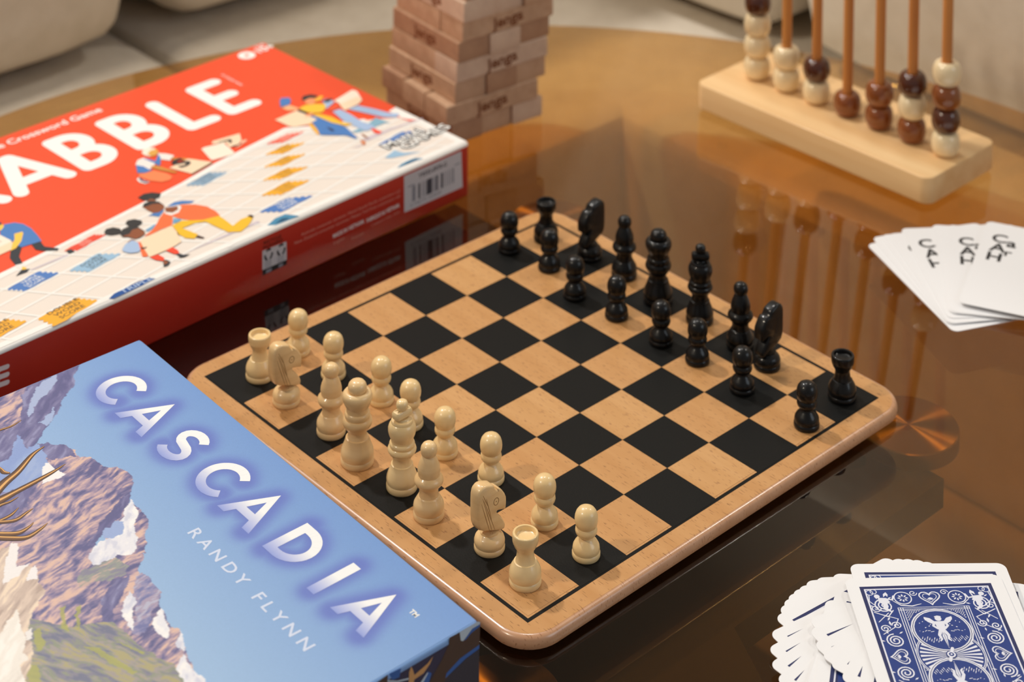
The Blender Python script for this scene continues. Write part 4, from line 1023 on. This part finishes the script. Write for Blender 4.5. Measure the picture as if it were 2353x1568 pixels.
side = Art((0, 0, 0), (0, 1, 0), (0, 0, 1), ((C0[0], C0[1], -H0), RZ))
def sline(p, q, txt, hgt, m_, b=0):
    a1, a2 = side.px(*p), side.px(*q); L = hypot(a2[0] - a1[0], a2[1] - a1[1])
    g = glyphs(txt, b, 'LEFT', 1.0); wd_ = max(v[0] for v in g[0]); side.text(txt, a1, hgt, m_, 1, atan2(a2[1] - a1[1], a2[0] - a1[0]), b, L / (wd_ * hgt))
sline((692, 543), (919, 441), 'Australia consumer services: Mattel South Pacific customers call', .085, ltr)
sline((676, 563), (919, 453), 'New Zealand consumer services: Mattel Toll Free customers call', .085, ltr)
sline((765, 548), (837, 512), 'MADE IN VIETNAM.', .11, wht, .03); sline((842, 512), (918, 475), 'FABRIQUE AU VIETNAM.', .11, wht, .03)
sline((853, 522), (918, 489), 'Colours may vary', .085, ltr); sline((766, 563), (791, 550), 'English', .08, ltr); sline((808, 552), (836, 538), 'Francais', .08, ltr)
side.build('side_lettering', red)
side = Art((0, 0, 0), (0, 1, 0), (0, 0, 1), ((C0[0], C0[1], -H0), RZ))
side.pp([(603, 577), (658, 555), (659, 608), (603, 634)], lab, 1); side.pp([(603, 621), (659, 597), (659, 608), (603, 634)], ink((28, 30, 34)), 2)
side.pp([(611, 621), (624, 615), (624, 623), (611, 629)], gk2, 3); side.pp([(640, 608), (650, 604), (650, 611), (640, 616)], gk2, 3)
for cx, cy in ((617, 585), (646, 574)):
    c = side.px(cx, cy)
    for k in range(3):
        a0 = 90 + 120 * k; side.line([(c[0] + .085 * cos(radians(a0 + t_)), c[1] + .10 * sin(radians(a0 + t_))) for t_ in (-38, -10, 15, 38)], .042, ink((28, 34, 40)), 3, cap=False)
    for k in range(4):
        p1, p2 = side.px(cx - 9, cy + 18 + k * 4), side.px(cx + 7, cy + 11.5 + k * 4); side.line([p1, p2], .012, gk2, 3, cap=False)
sline((605, 563), (646, 546), 'RECYCLE', .085, ink((90, 24, 18)), .04); sline((604, 574), (650, 554), 'PACKAGING', .085, ink((90, 24, 18)), .04)
side.build('recycling_label', red)
side = Art((0, 0, 0), (0, 1, 0), (0, 0, 1), ((C0[0], C0[1], -H0), RZ))
for k, yy in enumerate((848, 866, 884)):      # arms of the last letter of the side title
    p1 = side.px(-6, yy + 3); p2 = side.px(17, yy - 5.5); side.line([p1, p2], .085, wht, 1)
p1 = side.px(-6, 846); p2 = side.px(-6, 892); side.line([p1, p2], .085, wht, 1)
sline((-160, 960), (-12, 897), 'SCRABBL', .6, wht, .03)
side.build('side_title', red)

# ================================================================== blue tile-game box
HB = 2.0
q0, q1 = un(322, 778, HB - H0), un(1102, 1428, HB - H0)
CZ = atan2(q1[1] - q0[1], q1[0] - q0[0]); clen = hypot(q1[0] - q0[0], q1[1] - q0[1])
m_cb = mat('blue_box_paper', (120, 160, 214), .42)
m_lin = None
blue = thing('tile_game_box', 'blue board game box with snowy mountain and antler art, left of the chessboard', 'game box', W(q0[0], q0[1], -H0), CZ)
def painted(name):
    m = bpy.data.materials.new(name); m.use_nodes = True; nt = m.node_tree; b = nt.nodes['Principled BSDF']
    at = nt.nodes.new('ShaderNodeAttribute'); at.attribute_name = 'paint'; nt.links.new(at.outputs['Color'], b.inputs['Base Color'])
    b.inputs['Roughness'].default_value = .4
    tc = nt.nodes.new('ShaderNodeTexCoord'); nz = nt.nodes.new('ShaderNodeTexNoise'); nz.inputs['Scale'].default_value = 1800; bp_ = nt.nodes.new('ShaderNodeBump')
    bp_.inputs['Strength'].default_value = .12; bp_.inputs['Distance'].default_value = .0002
    nt.links.new(tc.outputs['Object'], nz.inputs['Vector']); nt.links.new(nz.outputs[0], bp_.inputs['Height']); nt.links.new(bp_.outputs[0], b.inputs['Normal'])
    return m
cd = 8.75
mb = MB(); mb.prism(rrect(0, -cd, clen, 0, .07, 3), [(.02, 0), (0, .02), (0, HB - .05), (.008, HB - .022), (.025, HB - .006), (.045, HB - .001)], m_cb)
mb.build('lid', blue, 50)
cov = Art((0, 0, HB), (1, 0, 0), (0, 1, 0), ((q0[0], q0[1], -H0), CZ))
# --- painted cover: colours computed on a fine vertex grid
n1, n2 = 640, 620; ax0, ax1, bx0, bx1 = .04, clen - .04, -cd + .06, -.04
ga = np.linspace(ax0, ax1, n1); gb = np.linspace(bx0, bx1, n2); GA, GB = np.meshgrid(ga, gb)
# picture coordinates of every grid vertex are only used to look up the artwork's outlines
cz_, sz_ = cos(CZ), sin(CZ)
WX = q0[0] + GA * cz_ - GB * sz_; WY = q0[1] + GA * sz_ + GB * cz_
Pw = np.stack([WX, WY, np.full_like(WX, HB - H0)], -1) @ CR.T + CT
PX = CAMP[7] + CAMP[0] * Pw[..., 0] / Pw[..., 2]; PY = CAMP[8] + CAMP[0] * Pw[..., 1] / Pw[..., 2]
rsn = np.random.RandomState(3); LAT = rsn.rand(256, 256)
def vnoise(x, y):
    xi = np.floor(x).astype(int); yi = np.floor(y).astype(int); fx = x - xi; fy = y - yi; fx = fx * fx * (3 - 2 * fx); fy = fy * fy * (3 - 2 * fy)
    g = lambda i, j: LAT[i % 256, j % 256]
    return (g(xi, yi) * (1 - fx) + g(xi + 1, yi) * fx) * (1 - fy) + (g(xi, yi + 1) * (1 - fx) + g(xi + 1, yi + 1) * fx) * fy
def fbm(x, y, o=4):
    s_ = 0; a_ = .5
    for k in range(o): s_ = s_ + a_ * vnoise(x * 2 ** k + 17 * k, y * 2 ** k + 5 * k); a_ *= .5
    return s_ / (1 - .5 ** o)
def lc(c): return np.array(c, float) / 255
img = np.zeros(GA.shape + (3,))
t_ = np.clip(-GB / 3.2, 0, 1)[..., None]; img[:] = lc((112, 150, 208)) * (1 - t_) + lc((150, 182, 219)) * t_
t_ = np.clip((-GB - 3.2) / 3, 0, 1)[..., None]; img = img * (1 - t_) + lc((152, 180, 216)) * t_
wbx, wby = PX + 7 * (fbm(PX / 12, PY / 12) - .5) * 2, PY + 7 * (fbm(PX / 18 + 40, PY / 18 + 9) - .5) * 2
def mask(pts, wob=True, soft=2.0):
    x, y = (wbx, wby) if wob else (PX, PY)
    c = np.zeros(x.shape, bool)
    for i in range(len(pts)):
        (x1, y1), (x2, y2) = pts[i - 1], pts[i]
        if y1 == y2: continue
        c ^= ((y1 > y) != (y2 > y)) & (x < (x2 - x1) * (y - y1) / (y2 - y1) + x1)
    return c
def rock(ang, s1, s2, cols, seed=0, thr=(.42, .58)):
    u = PX * cos(ang) + PY * sin(ang); v = -PX * sin(ang) + PY * cos(ang)
    wv = fbm(PX / 70 + seed, PY / 70, 3) - .5; v = v + 26 * wv; u = u + 40 * wv
    n = fbm(u / s1 + seed, v / s2 + seed * 3, 4) + .35 * (fbm(PX / 55 + 9, PY / 45 + seed, 3) - .5); n2_ = fbm(u / (s1 * .4) + 50, v / (s2 * .5) + 20 + seed, 3); n = .6 * n + .4 * n2_
    lo, hi = np.percentile(n, 5), np.percentile(n, 95); n = np.clip((n - lo) / (hi - lo), 0, .999) * (len(cols) - 1)
    k = n.astype(int); f = (n - k)[..., None]; f = np.clip((f - .25) * 2, 0, 1); C = np.array([lc(c) for c in cols])
    return C[k] * (1 - f) + C[np.minimum(k + 1, len(cols) - 1)] * f
def paint(pts, col, wob=True, a_=1.0):
    m_ = mask(pts, wob)
    img[m_] = (1 - a_) * img[m_] + a_ * (col[m_] if isinstance(col, np.ndarray) and col.ndim == 3 else lc(col))
BIG = -400
slope = -.62
pinkr = rock(-.62, 46, 8, [(92, 92, 138), (116, 110, 150), (146, 130, 158), (176, 152, 166), (202, 172, 170), (216, 182, 168)], 1)
dark = rock(-1.0, 46, 12, [(92, 92, 138), (104, 102, 148), (118, 116, 158), (140, 140, 180)], 4)
blues = rock(-.9, 60, 20, [(134, 156, 208), (142, 164, 212), (152, 172, 214)], 6)
snow = rock(-1.2, 40, 16, [(206, 208, 224), (226, 226, 234), (240, 238, 238)], 8)
greenr = rock(.35, 60, 10, [(112, 116, 140), (132, 130, 146), (140, 146, 128), (158, 150, 150), (168, 160, 120)], 12)
paint([(-1700, 1010), (0, 905), (186, 833), (172, 862), (168, 888), (140, 928), (124, 960), (100, 990), (82, 1018), (60, 1050), (100, 1110), (0, 1240), (-1700, 1240)], dark)
paint([(-1700, 1010), (0, 905), (76, 874), (66, 893), (48, 906), (52, 935), (46, 972), (28, 985), (-20, 1010), (-1700, 1080)], pinkr)
paint([(105, 872), (128, 858), (133, 874), (126, 888), (108, 908), (88, 925), (64, 960), (60, 950), (80, 905), (84, 890)], (164, 178, 214))
paint([(125, 938), (122, 962), (110, 975), (92, 976), (104, 955)], (158, 176, 214))
paint([(40, 998), (52, 1006), (58, 1034), (70, 1024), (82, 1020), (104, 1042), (110, 1060), (104, 1082), (84, 1112), (20, 1132), (-60, 1140), (-60, 1080), (0, 1068), (22, 1050)], blues)
M2 = [(84, 1018), (150, 1023), (172, 1034), (184, 1052), (208, 1053), (236, 1070), (265, 1072), (290, 1084), (307, 1096), (303, 1128), (296, 1152), (286, 1182), (262, 1210), (236, 1228), (215, 1262), (198, 1302), (330, 1330), (350, 1420), (310, 1568), (280, 3800), (-1700, 3800), (-1700, 1190), (0, 1180), (70, 1125), (112, 1080), (104, 1050)]
paint(M2, pinkr)
paint([(84, 1018), (150, 1023), (170, 1036), (178, 1050), (108, 1056)], dark)
paint([(302, 1132), (286, 1184), (262, 1212), (236, 1230), (215, 1262), (205, 1250), (230, 1205), (262, 1165), (280, 1142)], dark)
paint([(102, 1066), (112, 1064), (148, 1088), (138, 1100), (94, 1112)], (236, 234, 236))
paint([(0, 1140), (70, 1125), (60, 1160), (20, 1200), (-40, 1220), (-40, 1160)], dark)
paint([(300, 1150), (330, 1180), (340, 1196), (336, 1222), (336, 1256), (330, 1282), (316, 1312), (326, 1330), (352, 1344), (370, 1360), (367, 1392), (380, 1412), (392, 1436), (412, 1448), (424, 1478), (428, 1505), (460, 1560), (520, 1640), (150, 3800), (150, 1330), (240, 1240)], pinkr)
paint([(300, 1148), (312, 1164), (318, 1186), (310, 1210), (316, 1244), (306, 1276), (268, 1276), (240, 1300), (222, 1312), (204, 1284), (214, 1262), (234, 1242), (262, 1234), (270, 1210), (284, 1186), (288, 1170)], snow)
paint([(272, 1196), (238, 1220), (236, 1238), (262, 1236), (284, 1226), (284, 1200)], (150, 170, 214))
paint([(310, 1325), (330, 1318), (350, 1336), (368, 1360), (366, 1384), (350, 1405), (344, 1440), (318, 1462), (300, 1450), (312, 1412), (306, 1364)], rock(-.5, 40, 7, [(112, 116, 164), (140, 138, 176), (166, 152, 176), (178, 178, 200)], 15))
paint([(302, 1358), (312, 1382), (302, 1404), (308, 1450), (296, 1440), (278, 1404), (290, 1372)], snow)
paint([(372, 1398), (378, 1420), (392, 1446), (388, 1468), (360, 1452), (348, 1428)], snow)
paint([(416, 1452), (426, 1484), (422, 1500), (402, 1478)], snow)
paint([(422, 1502), (436, 1530), (470, 1562), (520, 1640), (440, 1640), (404, 1540)], snow)
paint([(270, 1335), (298, 1320), (286, 1360), (262, 1400), (262, 1432), (240, 1436), (230, 1390), (250, 1350)], dark)
paint([(-1700, 1420), (0, 1400), (60, 1420), (150, 1440), (262, 1430), (330, 1490), (400, 1530), (440, 1600), (480, 3900), (-1700, 3900)], greenr)
paint([(180, 1318), (262, 1280), (300, 1300), (280, 1325), (180, 1350)], rock(-.5, 40, 8, [(132, 130, 150), (146, 150, 146), (196, 168, 160)], 21))
for pts in ([(138, 1395), (150, 1390), (152, 1430), (158, 1450), (142, 1448)], [(172, 1398), (186, 1392), (180, 1450), (176, 1450)], [(78, 1450), (92, 1444), (104, 1478), (92, 1500), (80, 1480)], [(40, 1520), (86, 1528), (96, 1568), (70, 1568)], [(185, 1486), (230, 1492), (320, 1545), (300, 1550)], [(262, 1472), (330, 1500), (326, 1506)]):
    paint(pts, (168, 168, 92), a_=.8)
furc = rock(-.95, 90, 9, [(176, 156, 146), (196, 176, 164), (212, 192, 178), (232, 212, 190)], 25)
paint([(-1700, 1300), (0, 1268), (32, 1245), (30, 1300), (60, 1300), (84, 1310), (90, 1345), (104, 1360), (80, 1400), (62, 1450), (76, 1500), (60, 1560), (20, 1568), (-1700, 3800)], furc)
paint([(24, 1248), (42, 1252), (38, 1300), (70, 1296), (40, 1326), (4, 1342)], (234, 230, 230))
paint([(84, 1298), (86, 1330), (62, 1336), (66, 1316)], (234, 230, 232))
paint([(-200, 3800), (-40, 1500), (0, 1462), (18, 1430), (42, 1405), (46, 1440), (62, 1478), (50, 1500), (66, 1514), (44, 1530), (60, 1568), (40, 1640)], rock(-1.0, 90, 12, [(214, 206, 198), (232, 226, 218), (242, 236, 230)], 28))
paint([(54, 1455), (72, 1442), (74, 1470), (60, 1474)], (230, 226, 224))
# soft halo round the title, on the cover print itself
glow = np.zeros(GA.shape)
def glow_line(pts, amp=1.0, sig=.105):
    global glow
    d2 = np.full(GA.shape, 1e9)
    for (x1, y1), (x2, y2) in zip(pts, pts[1:]):
        dx, dy = x2 - x1, y2 - y1; L2 = dx * dx + dy * dy + 1e-9
        t = np.clip(((GA - x1) * dx + (GB - y1) * dy) / L2, 0, 1); d2 = np.minimum(d2, (GA - x1 - t * dx) ** 2 + (GB - y1 - t * dy) ** 2)
    glow = np.maximum(glow, amp * np.exp(-np.maximum(np.sqrt(d2) - .07, 0) ** 2 / (2 * sig * sig)))
# --- title letters
m_tl = bpy.data.materials.new('title_fading_ink'); m_tl.use_nodes = True; nt = m_tl.node_tree; b = nt.nodes['Principled BSDF']; b.inputs['Roughness'].default_value = .4
tc = nt.nodes.new('ShaderNodeTexCoord'); sp = nt.nodes.new('ShaderNodeSeparateXYZ'); mr = nt.nodes.new('ShaderNodeMapRange'); rp = nt.nodes.new('ShaderNodeValToRGB')
nt.links.new(tc.outputs['Object'], sp.inputs[0]); nt.links.new(sp.outputs[1], mr.inputs['Value'])
ttl2 = Art((0, 0, HB + EPS), (1, 0, 0), (0, 1, 0), ((q0[0], q0[1], -H0), CZ))
def wl(x, y): return ttl2.wxy(x, y)
yT = wl(4.3, -2.59)[1]; yB = wl(4.4, -3.36)[1]
mr.inputs['From Min'].default_value = yB * U; mr.inputs['From Max'].default_value = yT * U
e = rp.color_ramp.elements; e[0].position = 0; e[0].color = (*lin((140, 156, 218)), 1); e[1].position = .55; e[1].color = (*lin((240, 241, 242)), 1)
k_ = e.new(.22); k_.color = (*lin((186, 194, 230)), 1)
nt.links.new(mr.outputs[0], rp.inputs[0]); nt.links.new(rp.outputs[0], b.inputs['Base Color'])
chh = yT - yB; SWc = .150
def lx(x, y=-3.0): return wl(x, y)[0]
def ribbon(pts, w=SWc): ttl2.line(pts, w, m_tl, 1, cap=False); glow_line(pts)
def smooth_line(pts, w=SWc):      # ribbon with mitred joins
    n = len(pts); L_ = []; R2 = []
    for i in range(n):
        p = pts[max(0, i - 1)]; q = pts[min(n - 1, i + 1)]; dx, dy = q[0] - p[0], q[1] - p[1]; l = hypot(dx, dy)
        L_.append((pts[i][0] - dy / l * w / 2, pts[i][1] + dx / l * w / 2)); R2.append((pts[i][0] + dy / l * w / 2, pts[i][1] - dx / l * w / 2))
    for i in range(n - 1): ttl2.mb.add([ttl2.P(*v, 1) for v in (R2[i], R2[i + 1], L_[i + 1], L_[i])], [(0, 1, 2, 3)], m_tl)
    glow_line(pts)
def cC(l, tip):
    rx = (tip - l) * .64 - SWc / 2; cx = l + SWc / 2 + rx; cy = (yT + yB) / 2; ry = chh / 2 - SWc / 2 + .015
    smooth_line(arc(cx, cy, rx, ry, 44, 318, 30))
def cA(l, r):
    c = (l + r) / 2; y0c, y1c = yB, yT + .06; f = .23; w = .175
    P = lambda t0: y0c + (y1c - y0c) * t0
    ttl2.poly([(l, y0c), (l + w, y0c), (c, P(.70)), (c, y1c)], m_tl, 1); ttl2.poly([(r, y0c), (c, y1c), (c, P(.70)), (r - w, y0c)], m_tl, 1)
    e1 = l + w * .6 + (c - l - w * .3) * .22; e2 = r - w * .6 - (r - w * .3 - c) * .22
    ttl2.poly([(e1, P(.20)), (e2, P(.20)), (e2 - .08, P(.37)), (e1 + .08, P(.37))], m_tl, 1)
    glow_line([(l + .07, y0c), (c, P(.9)), (r - .07, y0c)]); glow_line([(e1, P(.3)), (e2, P(.3))])
def cS(l, r):
    cx = (l + r) / 2; rw = (r - l) / 2 - SWc / 2; h = chh / 2 - SWc / 2 + .01; cy = (yT + yB) / 2; qh = h / 2
    pts = arc(cx + .01, cy + qh, rw * .92, qh, 28, 235, 12) + arc(cx, cy - qh, rw, qh, 62, -152, 12)
    smooth_line(pts)
def cI(l, r): ttl2.poly([(l, yB - .02), (r, yB - .02), (r, yT), (l, yT)], m_tl, 1); glow_line([((l + r) / 2, yB), ((l + r) / 2, yT)])
def cD(l, r):
    h = chh / 2 - SWc / 2; cy = (yT + yB) / 2; rx = (r - l) * .62
    smooth_line([(l + SWc * .5, yT - SWc / 2), (r - rx - .05, yT - SWc / 2)] + arc(r - rx - .03, cy, rx - SWc / 2, h, 88, -88, 16) + [(r - rx - .05, yB + SWc / 2), (l + SWc * .5, yB + SWc / 2)])
    ttl2.poly([(l, yB), (l + SWc + .01, yB), (l + SWc + .01, yT), (l, yT)], m_tl, 1); glow_line([(l + .07, yB), (l + .07, yT)])
cC(lx(1.385), lx(1.975)); cA(lx(2.22), lx(3.02)); cS(lx(3.28), lx(3.89)); cC(lx(4.275), lx(4.895)); cA(lx(5.11), lx(5.92)); cD(lx(6.255), lx(6.93)); cI(lx(7.35), lx(7.52)); cA(lx(7.86), lx(8.61))
ttl2.build('title_lettering', blue)
g_ = np.clip(glow, 0, 1)[..., None] * .8; img = img * (1 - g_) + lc((96, 112, 192)) * g_
img = img * (1 + .02 * (rsn.rand(*GA.shape)[..., None] - .5))
edge = np.clip(1 - (-GB) / .06, 0, 1)[..., None] * .3; img = img * (1 - edge) + lc((84, 128, 200)) * edge
linimg = np.where(img <= .04045, img / 12.92, ((img + .055) / 1.055) ** 2.4)
vs = np.stack([GA * U, GB * U, np.full_like(GA, (HB + .0006) * U)], -1).reshape(-1, 3)
ii = np.arange(n1 * n2).reshape(n2, n1); fq = np.stack([ii[:-1, :-1], ii[:-1, 1:], ii[1:, 1:], ii[1:, :-1]], -1).reshape(-1, 4)
me = bpy.data.meshes.new('cover_painting'); me.vertices.add(len(vs)); me.vertices.foreach_set('co', vs.ravel().astype(np.float32))
me.loops.add(fq.size); me.loops.foreach_set('vertex_index', fq.ravel().astype(np.int32)); me.polygons.add(len(fq))
me.polygons.foreach_set('loop_start', np.arange(0, fq.size, 4, dtype=np.int32)); me.polygons.foreach_set('loop_total', np.full(len(fq), 4, dtype=np.int32)); me.update(calc_edges=True)
ca = me.color_attributes.new('paint', 'FLOAT_COLOR', 'POINT'); ca.data.foreach_set('color', np.concatenate([linimg.reshape(-1, 3), np.ones((n1 * n2, 1))], 1).ravel().astype(np.float32))
me.materials.append(painted('cover_painting_paper')); link('cover_painting', me, blue)
# --- crisp print on top of it: subtitle, antlers
cp = Art((0, 0, HB + EPS * 1.2), (1, 0, 0), (0, 1, 0), ((q0[0], q0[1], -H0), CZ))
s0, s1 = cp.px(424, 1219), cp.px(690, 1489); L = hypot(s1[0] - s0[0], s1[1] - s0[1])
sname = ink((206, 216, 238))
xs = 0
g = glyphs('RANDY FLYNN', .012, 'LEFT', 1.55); wd_ = max(v[0] for v in g[0])
cp.text('RANDY FLYNN', (s0[0] + .05, s0[1] - .0), .262, sname, 1, atan2(s1[1] - s0[1], s1[0] - s0[0]), .012, (L + .04) / (wd_ * .262), 'LEFT', 1.55)
cp.build('subtitle_lettering', blue)
cp = Art((0, 0, HB + EPS * 1.2), (1, 0, 0), (0, 1, 0), ((q0[0], q0[1], -H0), CZ))
q = cp.px(937, 1407); cp.text('TM', (q[0], q[1] + .01), .11, white, 1, 0, .03)
cp.build('trademark_lettering', blue)
cp = Art((0, 0, HB + EPS * 1.2), (1, 0, 0), (0, 1, 0), ((q0[0], q0[1], -H0), CZ))
ab, ah, ad = ink((112, 74, 44)), ink((222, 168, 98)), ink((70, 46, 34))
def tine(pts, ws):
    P = [cp.px(*q) for q in pts]
    # catmull smoothing
    S_ = []; Wd = []
    for i in range(len(P) - 1):
        p0, p1, p2, p3 = P[max(0, i - 1)], P[i], P[i + 1], P[min(len(P) - 1, i + 2)]
        for k in range(5):
            t = k / 5; S_.append(tuple(.5 * (2 * p1[c] + (p2[c] - p0[c]) * t + (2 * p0[c] - 5 * p1[c] + 4 * p2[c] - p3[c]) * t * t + (3 * p1[c] - p0[c] - 3 * p2[c] + p3[c]) * t ** 3) for c in (0, 1))); Wd.append(ws[i] * (1 - t) + ws[i + 1] * t)
    S_.append(P[-1]); Wd.append(ws[-1])
    cp.line(S_, Wd, ad, 1, n=8); cp.line([(x, y + w * .08) for (x, y), w in zip(S_, Wd)], [w * .62 for w in Wd], ab, 2, n=8)
    cp.line([(x - w * .05, y + w * .28) for (x, y), w in zip(S_, Wd)], [w * .24 for w in Wd], ah, 3, cap=False)
tine([(-60, 1190), (0, 1120), (40, 1085), (74, 1046), (101, 1027)], [.2, .17, .12, .08, .02]); tine([(-60, 1180), (0, 1150), (30, 1134), (80, 1108), (120, 1086), (150, 1067)], [.22, .17, .12, .10, .07, .01])
tine([(-30, 1060), (0, 1078), (8, 1086), (20, 1088)], [.06, .06, .08, .05]); tine([(-20, 1175), (0, 1162), (22, 1154), (42, 1143)], [.1, .07, .05, .01]); tine([(-20, 1204), (0, 1197), (25, 1184), (43, 1167)], [.08, .07, .06, .01])
tine([(-20, 1202), (0, 1201), (35, 1196), (62, 1178), (76, 1169)], [.08, .08, .08, .05, .01]); tine([(-20, 1226), (0, 1228), (40, 1226), (66, 1212), (77, 1201)], [.1, .11, .10, .05, .01]); tine([(-20, 1236), (20, 1238), (60, 1236), (92, 1217), (109, 1203)], [.1, .11, .10, .06, .01])
tine([(-30, 1000), (0, 989), (26, 980), (49, 966)], [.05, .05, .04, .01])
cp.build('antler_print', blue)
# --- artwork on the short side of the lid
sd = Art((clen, 0, 0), (0, 1, 0), (0, 0, 1), ((q0[0], q0[1], -H0), CZ))
z9 = (820, 1400, 2353 / 310)
n0, n3, n4, n5, n6 = ink((30, 38, 74)), ink((44, 100, 176)), ink((64, 46, 38)), ink((190, 210, 226)), ink((206, 160, 106))
sd.poly([(-cd + .03, .03), (-.03, .03), (-.03, HB - .07), (-cd + .03, HB - .07)], n0, 1)
for pts, m_, l_ in [([(1610, 500), (1800, 400), (2150, 240), (2135, 620), (1800, 880), (1500, 1300), (1250, 1300), (1480, 880), (1600, 620)], n4, 3),
    ([(1790, 400), (2110, 215), (2150, 230), (2140, 290), (1990, 380), (1850, 560), (1810, 550)], n5, 4), ([(1860, 550), (2010, 340), (2150, 260), (2140, 300), (1990, 420), (1900, 530)], n3, 5),
    ([(2135, 620), (2130, 690), (1900, 860), (1650, 1100), (1540, 1210), (1560, 1120), (1800, 860)], n3, 4), ([(2130, 700), (2130, 1300), (1500, 1300), (1560, 1190), (1900, 870)], ink((34, 40, 58)), 3),
    ([(900, 1300), (910, 1100), (945, 1000), (975, 1060), (1000, 1150), (1230, 950), (1330, 820), (1270, 960), (1160, 1120), (1000, 1230), (985, 1300)], n6, 4), ([(520, 1240), (700, 1250), (900, 1200), (900, 1230), (720, 1275), (530, 1275)], n5, 4),
    ([(340, 1290), (540, 1140), (530, 1280)], n4, 4), ([(560, 1130), (770, 1030), (740, 1190), (620, 1240)], n3, 2), ([(1120, 1300), (1240, 1090), (1300, 1120), (1250, 1300)], n3, 3), ([(1100, 1290), (1230, 1100), (1240, 1120), (1150, 1290)], n5, 4)]:
    sd.pp(pts, m_, l_, z9)
sd.build('side_print', blue)
